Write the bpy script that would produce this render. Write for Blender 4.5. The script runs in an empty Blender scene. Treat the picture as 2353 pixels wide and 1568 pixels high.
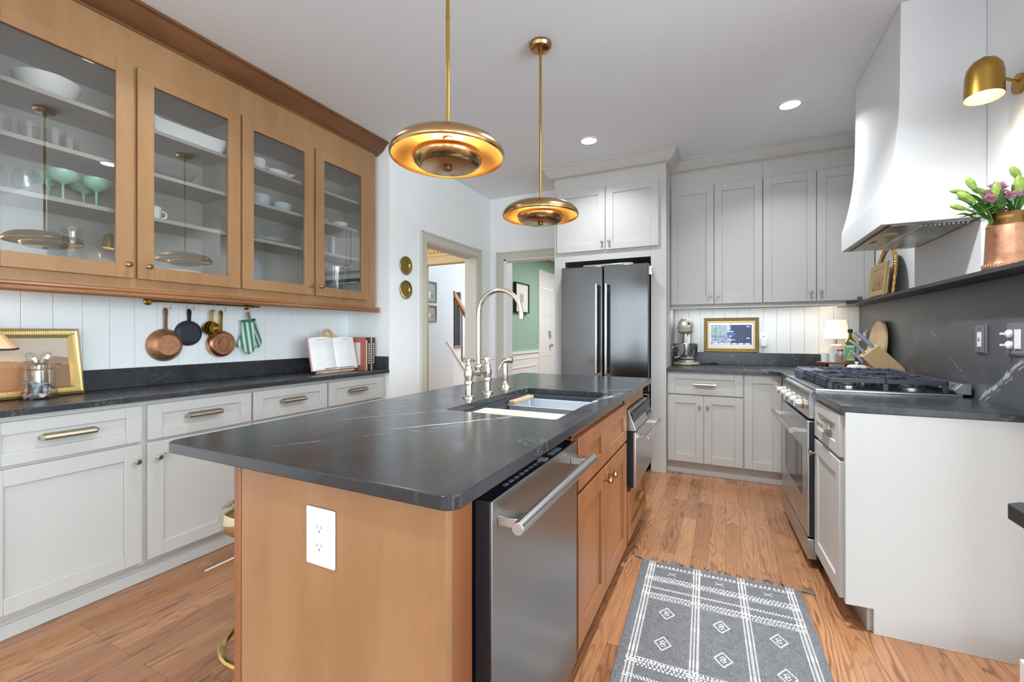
import bpy, bmesh, math, random
import numpy as np
from mathutils import Matrix, Vector, Euler
random.seed(7); np.random.seed(7)
PI = math.pi
scene = bpy.context.scene
COL = scene.collection

# ---------------------------------------------------------------- camera
cd = bpy.data.cameras.new('camera')
cd.sensor_width = 36.0
cd.lens = 1006.39 * 36.0 / 2353.0
cd.shift_y = -16.6 / 2353.0
cd.clip_start = 0.05
cam = bpy.data.objects.new('camera', cd)
cam.location = (0, 0, 1.2073)
cam.rotation_euler = (PI / 2, 0, 0.4532)
COL.objects.link(cam)
scene.camera = cam

# ---------------------------------------------------------------- view, world, daylight
vs = scene.view_settings
vs.view_transform = 'Standard'
vs.look = 'None'
vs.gamma = 1.0
vs.use_curve_mapping = False
vs.exposure = 0.12
scene.cycles.max_bounces = 10
scene.cycles.diffuse_bounces = 5
scene.cycles.glossy_bounces = 5
scene.cycles.transparent_max_bounces = 24
scene.cycles.caustics_reflective = False
scene.cycles.caustics_refractive = False
scene.cycles.sample_clamp_indirect = 4.0
scene.cycles.use_denoising = True

world = bpy.data.worlds.new('sky')
scene.world = world
world.use_nodes = True
wn = world.node_tree.nodes
wn['Background'].inputs[0].default_value = (0.80, 0.90, 1.0, 1)
wn['Background'].inputs[1].default_value = 2.0

def area(name, loc, rot, sx, sy, power, color=(1, 1, 1), spread=PI):
    l = bpy.data.lights.new(name, 'AREA')
    l.shape = 'RECTANGLE'; l.size = sx; l.size_y = sy
    l.energy = power; l.color = color; l.spread = spread
    o = bpy.data.objects.new(name, l)
    o.location = loc; o.rotation_euler = rot
    COL.objects.link(o)
    return o

# daylight through the windows behind the camera and of the breakfast room to the right (just outside each opening, pointing in)
DAY = (0.81, 1.0, 1.10)
area('daylight_rear', (-1.9, -4.25, 1.45), (PI/2, 0, 0), 2.0, 1.9, 32, DAY)
area('daylight_rear_door', (0.2, -4.25, 1.25), (PI/2, 0, 0), 1.5, 2.3, 25, DAY)
area('daylight_right', (4.75, -0.9, 1.45), (0, PI/2, 0), 2.0, 4.2, 295, DAY)
area('daylight_right_rear', (3.0, -4.25, 1.45), (PI/2, 0, 0), 2.0, 1.9, 60, DAY)
# added fill light under the back wall cabinets, no fixture there
area('fill_back_cabinets', (0.2, 4.42, 1.462), (0, 0, 0), 1.2, 0.03, 3.2, (0.93, 0.98, 1.0))
# hall and dining room
area('fill_hall', (-3.9, 8.9, 2.6), (0, 0, 0), 2.0, 1.2, 90, (1.03, 0.96, 1.05))
area('fill_dining', (-1.2, 7.0, 2.55), (0, 0, 0), 1.6, 2.0, 75, (1.0, 0.99, 0.99))
area('fill_passage', (-3.5, 3.9, 2.6), (0, 0, 0), 0.7, 0.9, 9, (1.0, 0.85, 0.62))  # added warm fill over the passage, no lamp hangs there

# ---------------------------------------------------------------- helpers: materials
def lin(c):
    c = c / 255.0
    return c / 12.92 if c <= 0.04045 else ((c + 0.055) / 1.055) ** 2.4
def rgb(r, g, b):
    return (lin(r), lin(g), lin(b), 1.0)

MATS = {}
def P(name, col, rough=0.5, metal=0.0, **kw):
    if name in MATS: return MATS[name]
    m = bpy.data.materials.new(name); m.use_nodes = True
    b = m.node_tree.nodes['Principled BSDF']
    b.inputs['Base Color'].default_value = rgb(*col)
    b.inputs['Roughness'].default_value = rough
    b.inputs['Metallic'].default_value = metal
    for k, v in kw.items():
        b.inputs[k].default_value = v
    MATS[name] = m
    return m

class NT:
    """small node-graph helper"""
    def __init__(s, m):
        s.t = m.node_tree; s.n = s.t.nodes; s.b = s.n.get('Principled BSDF')
    def new(s, ty, **kw):
        n = s.n.new(ty)
        for k, v in kw.items(): setattr(n, k, v)
        return n
    def link(s, a, b): s.t.links.new(a, b)
    def coord(s, scale=(1, 1, 1), rot=(0, 0, 0), loc=(0, 0, 0)):
        tc = s.new('ShaderNodeTexCoord'); mp = s.new('ShaderNodeMapping')
        mp.inputs['Scale'].default_value = scale; mp.inputs['Rotation'].default_value = rot
        mp.inputs['Location'].default_value = loc
        s.link(tc.outputs['Object'], mp.inputs['Vector'])
        return mp.outputs['Vector']
    def noise(s, vec, scale, detail=4, rough=0.5, dist=0.0, dim='3D', w=None):
        n = s.new('ShaderNodeTexNoise'); n.noise_dimensions = dim
        n.inputs['Scale'].default_value = scale; n.inputs['Detail'].default_value = detail
        n.inputs['Roughness'].default_value = rough; n.inputs['Distortion'].default_value = dist
        s.link(vec, n.inputs['Vector'])
        if w is not None: s.link(w, n.inputs['W'])
        return n.outputs['Fac']
    def math(s, op, a, b=None, c=None, clamp=False):
        n = s.new('ShaderNodeMath', operation=op); n.use_clamp = clamp
        for i, v in enumerate((a, b, c)):
            if v is None: continue
            if isinstance(v, (int, float)): n.inputs[i].default_value = v
            else: s.link(v, n.inputs[i])
        return n.outputs[0]
    def maprange(s, v, a, b, c=0.0, d=1.0):
        n = s.new('ShaderNodeMapRange'); n.clamp = True
        s.link(v, n.inputs['Value'])
        for k, x in zip(('From Min', 'From Max', 'To Min', 'To Max'), (a, b, c, d)): n.inputs[k].default_value = x
        return n.outputs['Result']
    def ramp(s, fac, stops):
        n = s.new('ShaderNodeValToRGB'); e = n.color_ramp.elements
        while len(e) < len(stops): e.new(0.5)
        for el, (p, c) in zip(e, stops): el.position = p; el.color = rgb(*c)
        s.link(fac, n.inputs['Fac'])
        return n.outputs['Color']
    def mix(s, fac, a, b, mode='MIX'):
        n = s.new('ShaderNodeMix', data_type='RGBA', blend_type=mode)
        if isinstance(fac, (int, float)): n.inputs[0].default_value = fac
        else: s.link(fac, n.inputs[0])
        for i, v in ((6, a), (7, b)):
            if isinstance(v, tuple): n.inputs[i].default_value = v
            else: s.link(v, n.inputs[i])
        return n.outputs[2]
    def bump(s, h, strength=0.2, dist=0.002):
        n = s.new('ShaderNodeBump'); n.inputs['Strength'].default_value = strength
        n.inputs['Distance'].default_value = dist
        s.link(h, n.inputs['Height']); s.link(n.outputs['Normal'], s.b.inputs['Normal'])
    def dot(s, vec, v):
        n = s.new('ShaderNodeVectorMath', operation='DOT_PRODUCT')
        s.link(vec, n.inputs[0]); n.inputs[1].default_value = v
        return n.outputs['Value']

def wood(name, c1, c2, c3, rough=0.38, sc=(6, 6, 0.9), k=1.0):
    m = P(name, c1, rough); g = NT(m)
    v = g.coord(sc)
    a = g.noise(v, 1.6 * k, 5, 0.55, 0.3)
    v2 = g.coord((sc[0] * 4, sc[1] * 4, sc[2] * 4))
    f = g.noise(v2, 3.0 * k, 3, 0.6)
    v3 = g.coord((1, 1, 1)); bl = g.noise(v3, 2.2, 2, 0.5)
    t = g.math('ADD', g.math('MULTIPLY', a, 0.48), g.math('MULTIPLY', f, 0.14))
    t = g.math('ADD', t, g.math('MULTIPLY', bl, 0.38))
    g.link(g.ramp(t, [(0.34, c2), (0.5, c1), (0.66, c3)]), g.b.inputs['Base Color'])
    g.bump(f, 0.04, 0.001)
    return m

def stone(name, veins=(), spots=0.35, rough=0.24, lift=0, spec=0.6):
    """dark soapstone with white veins; veins = (normal, offset, width, wobble, mask threshold)"""
    m = P(name, (50, 52, 56), rough, 0.0, **{'Specular IOR Level': spec}); g = NT(m)
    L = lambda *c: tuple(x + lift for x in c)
    v = g.coord()
    mot = g.noise(v, 5.0, 6, 0.6, 0.8)
    stk = g.noise(g.coord((26, 2.2, 8), (0, 0, -0.5)), 1.6, 3, 0.6)
    mot = g.math('ADD', g.math('MULTIPLY', mot, 0.65), g.math('MULTIPLY', stk, 0.35))
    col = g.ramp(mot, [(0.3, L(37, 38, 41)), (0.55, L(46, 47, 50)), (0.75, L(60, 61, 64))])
    n1 = g.noise(g.coord((1.0, 2.4, 1.6), (0.2, 0.3, 0.6)), 2.6, 5, 0.62, 1.2)
    rid = g.math('ABSOLUTE', g.math('SUBTRACT', n1, 0.5))
    msk = g.maprange(g.noise(g.coord((1, 1, 1), (0, 0, 0), (3, 1, 2)), 3.1, 2, 0.5), 0.54, 0.68)
    tot = g.math('MULTIPLY', g.maprange(rid, 0.007, 0.0), g.math('MULTIPLY', msk, spots))
    wob = g.noise(v, 9.0, 5, 0.6, 0.4)
    brk = g.noise(v, 17.0, 3, 0.6)
    for nrm, off, wd, amp, th, *ext in veins:
        d = g.math('SUBTRACT', g.dot(v, nrm), off)
        d = g.math('ADD', d, g.math('MULTIPLY', g.math('SUBTRACT', wob, 0.5), amp))
        a = g.maprange(g.math('ABSOLUTE', d), wd, 0.0)
        a = g.math('MULTIPLY', a, g.maprange(brk, th, th + 0.12))
        if ext:                                # vein fades out beyond ext = (centre, half length)
            dn = g.new('ShaderNodeVectorMath', operation='DISTANCE'); g.link(v, dn.inputs[0]); dn.inputs[1].default_value = ext[0]
            a = g.math('MULTIPLY', a, g.maprange(dn.outputs['Value'], ext[1], ext[1] * 0.45))
        tot = g.math('MAXIMUM', tot, g.math('MULTIPLY', a, 0.85))
    g.link(g.mix(tot, col, rgb(205, 205, 204)), g.b.inputs['Base Color'])
    g.link(g.maprange(mot, 0.3, 0.7, rough - 0.05, rough + 0.07), g.b.inputs['Roughness'])
    return m

def glass_mat(name, tint=(255, 255, 255), rough=0.0, f0=0.04, gain=1.0, cap=0.7):
    """thin clear glass: straight-through transmission plus Fresnel (Schlick) reflection"""
    if name in MATS: return MATS[name]
    m = bpy.data.materials.new(name); m.use_nodes = True
    t = m.node_tree; n = t.nodes; n.remove(n['Principled BSDF'])
    g = NT(m)
    tr = n.new('ShaderNodeBsdfTransparent'); tr.inputs[0].default_value = rgb(*tint)
    gl = n.new('ShaderNodeBsdfGlossy'); gl.inputs['Roughness'].default_value = rough
    lw = n.new('ShaderNodeLayerWeight'); lw.inputs['Blend'].default_value = 0.5
    f = g.math('MULTIPLY_ADD', g.math('POWER', lw.outputs['Facing'], 5.0), 1 - f0, f0)
    f = g.math('MINIMUM', g.math('MULTIPLY', f, gain), cap)
    mx = n.new('ShaderNodeMixShader')
    t.links.new(f, mx.inputs[0])
    t.links.new(tr.outputs[0], mx.inputs[1]); t.links.new(gl.outputs[0], mx.inputs[2])
    t.links.new(mx.outputs[0], n['Material Output'].inputs['Surface'])
    MATS[name] = m
    return m

def emis(name, col, strength, base=(255, 255, 255)):
    m = P(name, base, 0.6)
    b = m.node_tree.nodes['Principled BSDF']
    b.inputs['Emission Color'].default_value = rgb(*col)
    b.inputs['Emission Strength'].default_value = strength
    return m

def brushed(name, col, rough, sc, amp=0.12, metal=1.0):
    m = P(name, col, rough, metal); g = NT(m)
    f = g.noise(g.coord(sc), 3.0, 4, 0.6)
    g.link(g.maprange(f, 0.3, 0.7, rough - amp, rough + amp), g.b.inputs['Roughness'])
    return m

def vcol(name, rough=0.6, metal=0.0, emission=0.0):
    m = P(name, (255, 255, 255), rough, metal); g = NT(m)
    a = g.new('ShaderNodeVertexColor'); a.layer_name = 'Col'
    g.link(a.outputs['Color'], g.b.inputs['Base Color'])
    if emission:
        g.link(a.outputs['Color'], g.b.inputs['Emission Color'])
        g.b.inputs['Emission Strength'].default_value = emission
    return m

def speckle(name, c1, c2, scale, rough=0.8, bump=0.0):
    m = P(name, c1, rough); g = NT(m)
    f = g.noise(g.coord(), scale, 3, 0.6)
    g.link(g.ramp(f, [(0.35, c1), (0.65, c2)]), g.b.inputs['Base Color'])
    if bump: g.bump(f, bump, 0.003)
    return m

M = {}
M['wall'] = speckle('wall_paint', (244, 244, 243), (246, 246, 245), 3, 0.75)
M['ceil'] = P('ceiling_paint', (238, 244, 250), 0.85)
M['bead'] = P('panel_paint', (244, 244, 243), 0.6)
M['trim'] = P('greige_trim_paint', (205, 200, 186), 0.45)
M['white_trim'] = P('white_trim_paint', (236, 236, 238), 0.45)
M['cab'] = P('cabinet_paint', (197, 195, 191), 0.42)
M['green'] = P('green_paint', (150, 182, 165), 0.7)
M['lav'] = P('pale_wall_paint', (220, 221, 228), 0.75)
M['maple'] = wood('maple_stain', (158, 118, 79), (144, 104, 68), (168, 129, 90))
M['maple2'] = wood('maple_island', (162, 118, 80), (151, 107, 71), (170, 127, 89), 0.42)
M['maple3'] = wood('maple_island_front', (142, 88, 53), (130, 78, 45), (152, 98, 62), 0.33)  # aisle fronts: solid maple, also darkened in the colour for their shaded side
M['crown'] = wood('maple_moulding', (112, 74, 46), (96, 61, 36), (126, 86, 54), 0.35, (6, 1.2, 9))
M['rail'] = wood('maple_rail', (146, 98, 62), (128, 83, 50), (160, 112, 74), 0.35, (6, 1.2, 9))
M['inside'] = P('cabinet_interior', (168, 163, 152), 0.55)
M['brass'] = brushed('aged_brass', (176, 142, 98), 0.22, (3, 3, 40), 0.06)
M['brass_satin'] = brushed('satin_brass', (176, 138, 66), 0.36, (60, 60, 4), 0.05)
M['brass_in'] = P('brass_inside', (232, 186, 108), 0.5, 0.6)
M['brass_dark'] = P('antique_brass', (128, 96, 58), 0.35, 1.0)
M['pewter'] = P('antique_pewter', (178, 168, 148), 0.36, 1.0)
M['nickel'] = P('polished_nickel', (212, 203, 187), 0.25, 1.0)
M['steel'] = brushed('stainless', (200, 200, 200), 0.26, (1, 20, 1), 0.02)
M['steel_front'] = brushed('stainless_front', (196, 196, 198), 0.3, (1, 1, 24), 0.02)
M['blacksteel'] = brushed('black_stainless', (104, 102, 102), 0.16, (40, 40, 0.6), 0.01)
M['dwsteel'] = P('dishwasher_steel', (166, 162, 159), 0.29, 1.0)
M['chrome'] = P('chrome', (214, 214, 216), 0.13, 1.0)
M['tray'] = P('tray_steel', (214, 218, 224), 0.38, 0.7)
M['black'] = P('black_plastic', (18, 19, 22), 0.35)
M['blackglass'] = P('black_glass', (10, 11, 13), 0.06)
M['navy'] = P('dark_enamel', (24, 27, 36), 0.25)
M['iron'] = P('cast_iron', (58, 60, 67), 0.4)
M['iron2'] = P('griddle_iron', (86, 94, 112), 0.42)
M['copper'] = speckle('copper', (222, 168, 136), (206, 146, 112), 30, 0.3); M['copper'].node_tree.nodes['Principled BSDF'].inputs['Metallic'].default_value = 1.0
M['copper_matte'] = speckle('copper_aged', (208, 156, 120), (194, 138, 100), 40, 0.5); M['copper_matte'].node_tree.nodes['Principled BSDF'].inputs['Metallic'].default_value = 0.9
M['white'] = P('white_plastic', (242, 242, 242), 0.35)
M['porcelain'] = P('white_porcelain', (240, 240, 238), 0.15)
M['bluewhite'] = P('pale_blue_porcelain', (196, 208, 214), 0.2)
M['glass'] = glass_mat('clear_glass', (251, 252, 252), 0.0, 0.09, 1.0, 0.5)
M['pane'] = glass_mat('pane_glass', (246, 247, 246), 0.0, 0.12, 2.0, 0.85)
M['mint'] = P('mint_glass', (160, 214, 188), 0.22)
M['gold'] = brushed('gold_leaf', (206, 166, 96), 0.34, (90, 90, 90), 0.1, 0.9)
M['gold2'] = P('gold_frame', (208, 180, 122), 0.38, 0.7)
M['board'] = wood('beech', (206, 172, 128), (190, 154, 108), (216, 184, 142), 0.5)
M['palewood'] = wood('pale_maple', (204, 188, 172), (192, 174, 156), (212, 198, 184), 0.5, (9, 1, 9))
M['walnut'] = wood('walnut', (126, 74, 48), (104, 58, 36), (142, 88, 60), 0.4, (2, 9, 9))
M['granite'] = speckle('dark_composite', (62, 68, 80), (44, 48, 58), 120, 0.55)
M['silver'] = P('silver_blue_steel', (176, 186, 204), 0.34, 0.35)
M['vc'] = vcol('painted_surface', 0.55)
M['vcgloss'] = vcol('printed_surface', 0.3)
M['rugm'] = vcol('woven_wool', 0.95)
M['screen'] = vcol('lit_screen', 0.2, 0.0, 0.8)
M['stone_l'] = stone('soapstone_left', [((0.25, 0.97, 0), 2.30, 0.006, 0.10, 0.5)], 0.3, 0.26, 8)
M['stone_i'] = stone('soapstone_island', [((0.81, -0.587, 0), -1.364, 0.0085, 0.03, 0.33, (-0.73, 1.28, 0.914), 0.34), ((0.985, -0.17, 0), -0.825, 0.018, 0.08, 0.42, (-0.51, 1.86, 0.914), 0.36),
    ((0.72, -0.69, 0), -1.95, 0.004, 0.03, 0.3, (-0.49, 2.31, 0.914), 0.2), ((0.83, -0.557, 0), -1.584, 0.003, 0.03, 0.38, (-1.05, 1.28, 0.914), 0.34), ((0.83, -0.557, 0), -1.30, 0.002, 0.03, 0.42, (-0.9, 0.98, 0.914), 0.4)], 0.25, 0.2)
M['stone_b'] = stone('soapstone_back', [((0.6, 0, 0.8), 0.9, 0.005, 0.05, 0.5), ((0.7, 0, 0.71), 0.75, 0.003, 0.04, 0.45)], 0.4, 0.26, 10)
M['stone_r'] = stone('soapstone_right', [((0.2, 0.98, 0), 2.86, 0.005, 0.05, 0.5)], 0.5, 0.24, 8)
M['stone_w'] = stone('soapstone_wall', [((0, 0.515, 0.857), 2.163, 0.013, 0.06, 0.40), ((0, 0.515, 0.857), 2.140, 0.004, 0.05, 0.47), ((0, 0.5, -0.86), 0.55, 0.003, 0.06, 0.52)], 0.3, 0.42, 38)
M['stone_s'] = stone('soapstone_shelf', [], 0.4, 0.4)

# oak strip floor
def floor_mat():
    m = P('oak_floor', (165, 105, 66), 0.3, 0.0, **{'Specular IOR Level': 0.7}); g = NT(m)
    tc = g.new('ShaderNodeTexCoord'); sep = g.new('ShaderNodeSeparateXYZ'); g.link(tc.outputs['Object'], sep.inputs[0])
    cx = g.new('ShaderNodeCombineXYZ'); g.link(sep.outputs['Y'], cx.inputs['X']); g.link(sep.outputs['X'], cx.inputs['Y'])
    br = g.new('ShaderNodeTexBrick'); br.offset = 0.37; br.offset_frequency = 3; br.squash = 1.0
    for k, v in (('Scale', 1.0), ('Mortar Size', 0.0009), ('Mortar Smooth', 0.1), ('Bias', 0.0), ('Brick Width', 0.85), ('Row Height', 0.083)):
        br.inputs[k].default_value = v
    br.inputs['Color1'].default_value = (0, 0, 0, 1); br.inputs['Color2'].default_value = (1, 1, 1, 1); br.inputs['Mortar'].default_value = (0.5, 0.5, 0.5, 1)
    g.link(cx.outputs[0], br.inputs['Vector'])
    rnd = g.new('ShaderNodeSeparateColor'); g.link(br.outputs['Color'], rnd.inputs[0]); r = rnd.outputs[0]
    w = g.math('MULTIPLY', r, 40.0)
    v = g.coord((7.0, 0.9, 1.0))
    n1 = g.noise(v, 1.3, 2, 0.45, 0.0, '4D', w)
    bands = g.math('SINE', g.math('MULTIPLY', n1, 95.0))
    gate = g.maprange(g.noise(g.coord((3, 0.6, 1)), 1.5, 2, 0.5, 0, '4D', w), 0.36, 0.62)
    lines = g.math('MULTIPLY', g.maprange(bands, 0.35, 1.0), gate)
    fine = g.noise(g.coord((90, 4.0, 1)), 1.6, 3, 0.6, 0.0, '4D', w)
    base = g.ramp(r, [(0.0, (147, 99, 65)), (0.35, (167, 117, 80)), (0.7, (177, 127, 88)), (1.0, (157, 109, 75))])
    c = g.mix(g.maprange(fine, 0.42, 0.72, 0.0, 0.6), base, rgb(132, 84, 52))
    c = g.mix(g.math('MULTIPLY', lines, 0.72), c, rgb(92, 54, 32))
    c = g.mix(g.math('MULTIPLY', br.outputs['Fac'], 0.75), c, rgb(88, 54, 34))
    g.link(c, g.b.inputs['Base Color'])
    g.link(g.maprange(fine, 0.3, 0.7, 0.17, 0.26), g.b.inputs['Roughness'])
    g.bump(g.math('ADD', lines, br.outputs['Fac']), 0.08, 0.001)
    return m
M['floor'] = floor_mat()

def wallpaper_mat():
    m = P('trellis_wallpaper', (226, 196, 128), 0.7); g = NT(m)
    tc = g.new('ShaderNodeTexCoord'); sep = g.new('ShaderNodeSeparateXYZ'); g.link(tc.outputs['Object'], sep.inputs[0])
    a = g.math('MULTIPLY', sep.outputs['X'], 1 / 0.060); b = g.math('MULTIPLY', sep.outputs['Z'], 1 / 0.060)
    row = g.math('FLOOR', b)
    a = g.math('ADD', a, g.math('MULTIPLY', g.math('MODULO', row, 2.0), 0.5))
    fx = g.math('SUBTRACT', g.math('FRACT', a), 0.5); fz = g.math('SUBTRACT', g.math('FRACT', b), 0.5)
    d = g.math('SQRT', g.math('ADD', g.math('POWER', g.math('MULTIPLY', fx, 1.45), 2.0), g.math('POWER', g.math('MULTIPLY', fz, 0.95), 2.0)))
    g.link(g.ramp(d, [(0.0, (158, 122, 62)), (0.30, (176, 138, 76)), (0.36, (228, 200, 138)), (1.0, (232, 206, 146))]), g.b.inputs['Base Color'])
    return m
M['paper'] = wallpaper_mat()

# ---------------------------------------------------------------- helpers: meshes and objects
class MB:
    def __init__(s): s.v = []; s.f = []
    def add(s, verts, faces, Mx=None):
        o = len(s.v)
        s.v += [tuple(Mx @ Vector(p)) if Mx is not None else tuple(p) for p in verts]
        s.f += [tuple(i + o for i in f) for f in faces]
        return s
    def box(s, x0, x1, y0, y1, z0, z1, Mx=None):
        v = [(x, y, z) for z in (z0, z1) for y in (y0, y1) for x in (x0, x1)]
        f = [(0, 2, 3, 1), (4, 5, 7, 6), (0, 1, 5, 4), (2, 6, 7, 3), (0, 4, 6, 2), (1, 3, 7, 5)]
        return s.add(v, f, Mx)
    def lathe(s, prof, seg=32, Mx=None, sx=1.0, sy=1.0):
        v = []; f = []; rings = []
        for r, z in prof:
            if r <= 1e-6: rings.append([len(v)]); v.append((0, 0, z))
            else:
                rings.append(list(range(len(v), len(v) + seg)))
                v += [(r * sx * math.cos(2 * PI * i / seg), r * sy * math.sin(2 * PI * i / seg), z) for i in range(seg)]
        for a, b in zip(rings, rings[1:]):
            for i in range(seg):
                j = (i + 1) % seg
                if len(a) == 1 and len(b) == 1: break
                if len(a) == 1: f.append((a[0], b[i], b[j]))
                elif len(b) == 1: f.append((a[i], a[j], b[0]))
                else: f.append((a[i], a[j], b[j], b[i]))
        return s.add(v, f, Mx)
    def cyl(s, r, z0, z1, seg=24, Mx=None, sx=1.0, sy=1.0):
        return s.lathe([(0, z0), (r, z0), (r, z1), (0, z1)], seg, Mx, sx, sy)
    def tube(s, pts, r, seg=10, closed=False, Mx=None):
        pts = [Vector(p) for p in pts]; n = len(pts); v = []; f = []
        rs = r if isinstance(r, (list, tuple)) else [r] * n
        up = None
        for i, p in enumerate(pts):
            a = pts[(i - 1) % n] if (closed or i > 0) else p
            b = pts[(i + 1) % n] if (closed or i < n - 1) else p
            t = (b - a).normalized()
            if up is None:
                up = t.cross(Vector((0.12, 0.31, 0.94)))
                if up.length < 1e-3: up = t.cross(Vector((1, 0, 0)))
            u = (up - t * up.dot(t)).normalized(); up = u; w = t.cross(u)
            v += [tuple(p + (u * math.cos(2 * PI * k / seg) + w * math.sin(2 * PI * k / seg)) * rs[i]) for k in range(seg)]
        m = n if closed else n - 1
        for i in range(m):
            for k in range(seg):
                a = i * seg; b = ((i + 1) % n) * seg; l = (k + 1) % seg
                f.append((a + k, a + l, b + l, b + k))
        if not closed:
            f.append(tuple(reversed(range(seg)))); f.append(tuple(range((n - 1) * seg, n * seg)))
        return s.add(v, f, Mx)
    def prism(s, poly, h0, h1, ax='z', Mx=None):
        """extrude a 2D outline: ax z -> (x,y) outline; y -> (x,z); x -> (y,z)"""
        q = {'z': lambda a, b, h: (a, b, h), 'y': lambda a, b, h: (a, h, b), 'x': lambda a, b, h: (h, a, b)}[ax]
        n = len(poly)
        v = [q(a, b, h0) for a, b in poly] + [q(a, b, h1) for a, b in poly]
        f = [tuple(range(n)), tuple(range(n, 2 * n))] + [(i, (i + 1) % n, n + (i + 1) % n, n + i) for i in range(n)]
        return s.add(v, f, Mx)
    def ringprism(s, outer, inner, h0, h1, ax='z', Mx=None):
        q = {'z': lambda a, b, h: (a, b, h), 'y': lambda a, b, h: (a, h, b), 'x': lambda a, b, h: (h, a, b)}[ax]
        n = len(outer)
        v = [q(a, b, h) for h in (h0, h1) for P_ in (outer, inner) for a, b in P_]
        f = []
        for i in range(n):
            j = (i + 1) % n
            f += [(i, j, n + j, n + i), (2*n + i, 2*n + j, 3*n + j, 3*n + i), (i, j, 2*n + j, 2*n + i), (n + i, n + j, 3*n + j, 3*n + i)]
        return s.add(v, f, Mx)
    def sweep(s, path, prof, Mx=None, caps=True):
        """profile (out, z) swept along an xy path, 'out' is to the right of travel"""
        n = len(path); m = len(prof); v = []; f = []
        P2 = [Vector(p) for p in path]
        for i in range(n):
            d1 = (P2[i] - P2[i-1]).normalized() if i > 0 else None
            d2 = (P2[i+1] - P2[i]).normalized() if i < n - 1 else None
            if d1 is None: d1 = d2
            if d2 is None: d2 = d1
            n1 = Vector((d1.y, -d1.x)); n2 = Vector((d2.y, -d2.x))
            mm = (n1 + n2); mm = mm / max(mm.dot(n1), 1e-6)
            v += [(P2[i].x + mm.x * o, P2[i].y + mm.y * o, z) for o, z in prof]
        for i in range(n - 1):
            for k in range(m):
                l = (k + 1) % m
                f.append((i * m + k, i * m + l, (i + 1) * m + l, (i + 1) * m + k))
        if caps: f += [tuple(range(m)), tuple(range((n - 1) * m, n * m))]
        return s.add(v, f, Mx)
    def ball(s, c, rx, ry=None, rz=None, seg=16, rings=10, Mx=None):
        ry = ry or rx; rz = rz or rx
        pr = [(math.sin(PI * i / rings), -math.cos(PI * i / rings)) for i in range(rings + 1)]
        T = Matrix.Translation(c) @ Matrix.Diagonal((rx, ry, rz, 1))
        return s.lathe(pr, seg, (Mx @ T) if Mx is not None else T)

def rrect(x0, x1, y0, y1, r, n=5):
    out = []
    for cx, cy, a in ((x1 - r, y1 - r, 0), (x0 + r, y1 - r, PI/2), (x0 + r, y0 + r, PI), (x1 - r, y0 + r, 3*PI/2)):
        for i in range(n + 1):
            t = a + PI/2 * i / n
            out.append((cx + r * math.cos(t), cy + r * math.sin(t)))
    return out

def mesh_obj(name, mb, mat, parent=None, bevel=0.0, smooth=35, seg=2):
    me = bpy.data.meshes.new(name)
    me.from_pydata(mb.v, [], mb.f)
    bm = bmesh.new(); bm.from_mesh(me)
    bmesh.ops.recalc_face_normals(bm, faces=bm.faces)
    bm.to_mesh(me); bm.free()
    if smooth:
        me.shade_smooth(); me.set_sharp_from_angle(angle=math.radians(smooth))
    me.materials.append(mat)
    o = bpy.data.objects.new(name, me); COL.objects.link(o)
    if parent is not None: o.parent = parent
    if bevel:
        b = o.modifiers.new('edge', 'BEVEL'); b.width = bevel; b.segments = seg; b.limit_method = 'ANGLE'; b.angle_limit = math.radians(40)
    return o

def tag(o, label, cat, group=None):
    o['label'] = label; o['category'] = cat
    if group: o['group'] = group
    return o
def thing(name, label, cat, loc=(0, 0, 0), rz=0.0, group=None, rot=None):
    o = bpy.data.objects.new(name, None); o.empty_display_size = 0.05
    o.location = loc; o.rotation_euler = rot if rot else (0, 0, rz)
    COL.objects.link(o)
    return tag(o, label, cat, group)
def part(root, name, mat, mb, bevel=0.0, smooth=35, label=None, seg=2):
    o = mesh_obj(name, mb, M[mat] if isinstance(mat, str) else mat, root, bevel, smooth, seg)
    if label: o['label'] = label
    return o
def solo(name, label, cat, mat, mb, loc=(0, 0, 0), rz=0.0, group=None, bevel=0.0, smooth=35, rot=None):
    o = mesh_obj(name, mb, M[mat] if isinstance(mat, str) else mat, None, bevel, smooth)
    o.location = loc; o.rotation_euler = rot if rot else (0, 0, rz)
    return tag(o, label, cat, group)
def struct(name, mat, mb, bevel=0.0, smooth=35, parent=None, label=None):
    o = mesh_obj(name, mb, M[mat] if isinstance(mat, str) else mat, parent, bevel, smooth)
    if parent is None: o['kind'] = 'structure'
    if label: o['label'] = label
    return o
def dup(root, loc, label, rz=None, group=None):
    kids = list(root.children)
    r = root.copy(); COL.objects.link(r); r.location = loc; r['label'] = label
    if rz is not None: r.rotation_euler = (0, 0, rz)
    if group: r['group'] = group
    for c in kids:
        d = c.copy(); COL.objects.link(d); d.parent = r
        for g in c.children:
            e = g.copy(); COL.objects.link(e); e.parent = d
    return r
def colgrid(w, h, nx, ny, fn, Mx):
    """grid of faces with a colour per corner; fn(u, v) in metres -> (...,3) sRGB 0-255"""
    mb = MB(); us = np.linspace(0, w, nx + 1); vs_ = np.linspace(0, h, ny + 1)
    V = [tuple(Mx @ Vector((u, v, 0))) for v in vs_ for u in us]
    F = [(j*(nx+1)+i, j*(nx+1)+i+1, (j+1)*(nx+1)+i+1, (j+1)*(nx+1)+i) for j in range(ny) for i in range(nx)]
    mb.v = V; mb.f = F
    uu, vv = np.meshgrid((us[:-1] + us[1:]) / 2, (vs_[:-1] + vs_[1:]) / 2)
    c = np.asarray(fn(uu, vv), float).reshape(-1, 3) / 255.0
    c = np.where(c <= 0.04045, c / 12.92, ((np.maximum(c, 0) + 0.055) / 1.055) ** 2.4)
    return mb, c
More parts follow.
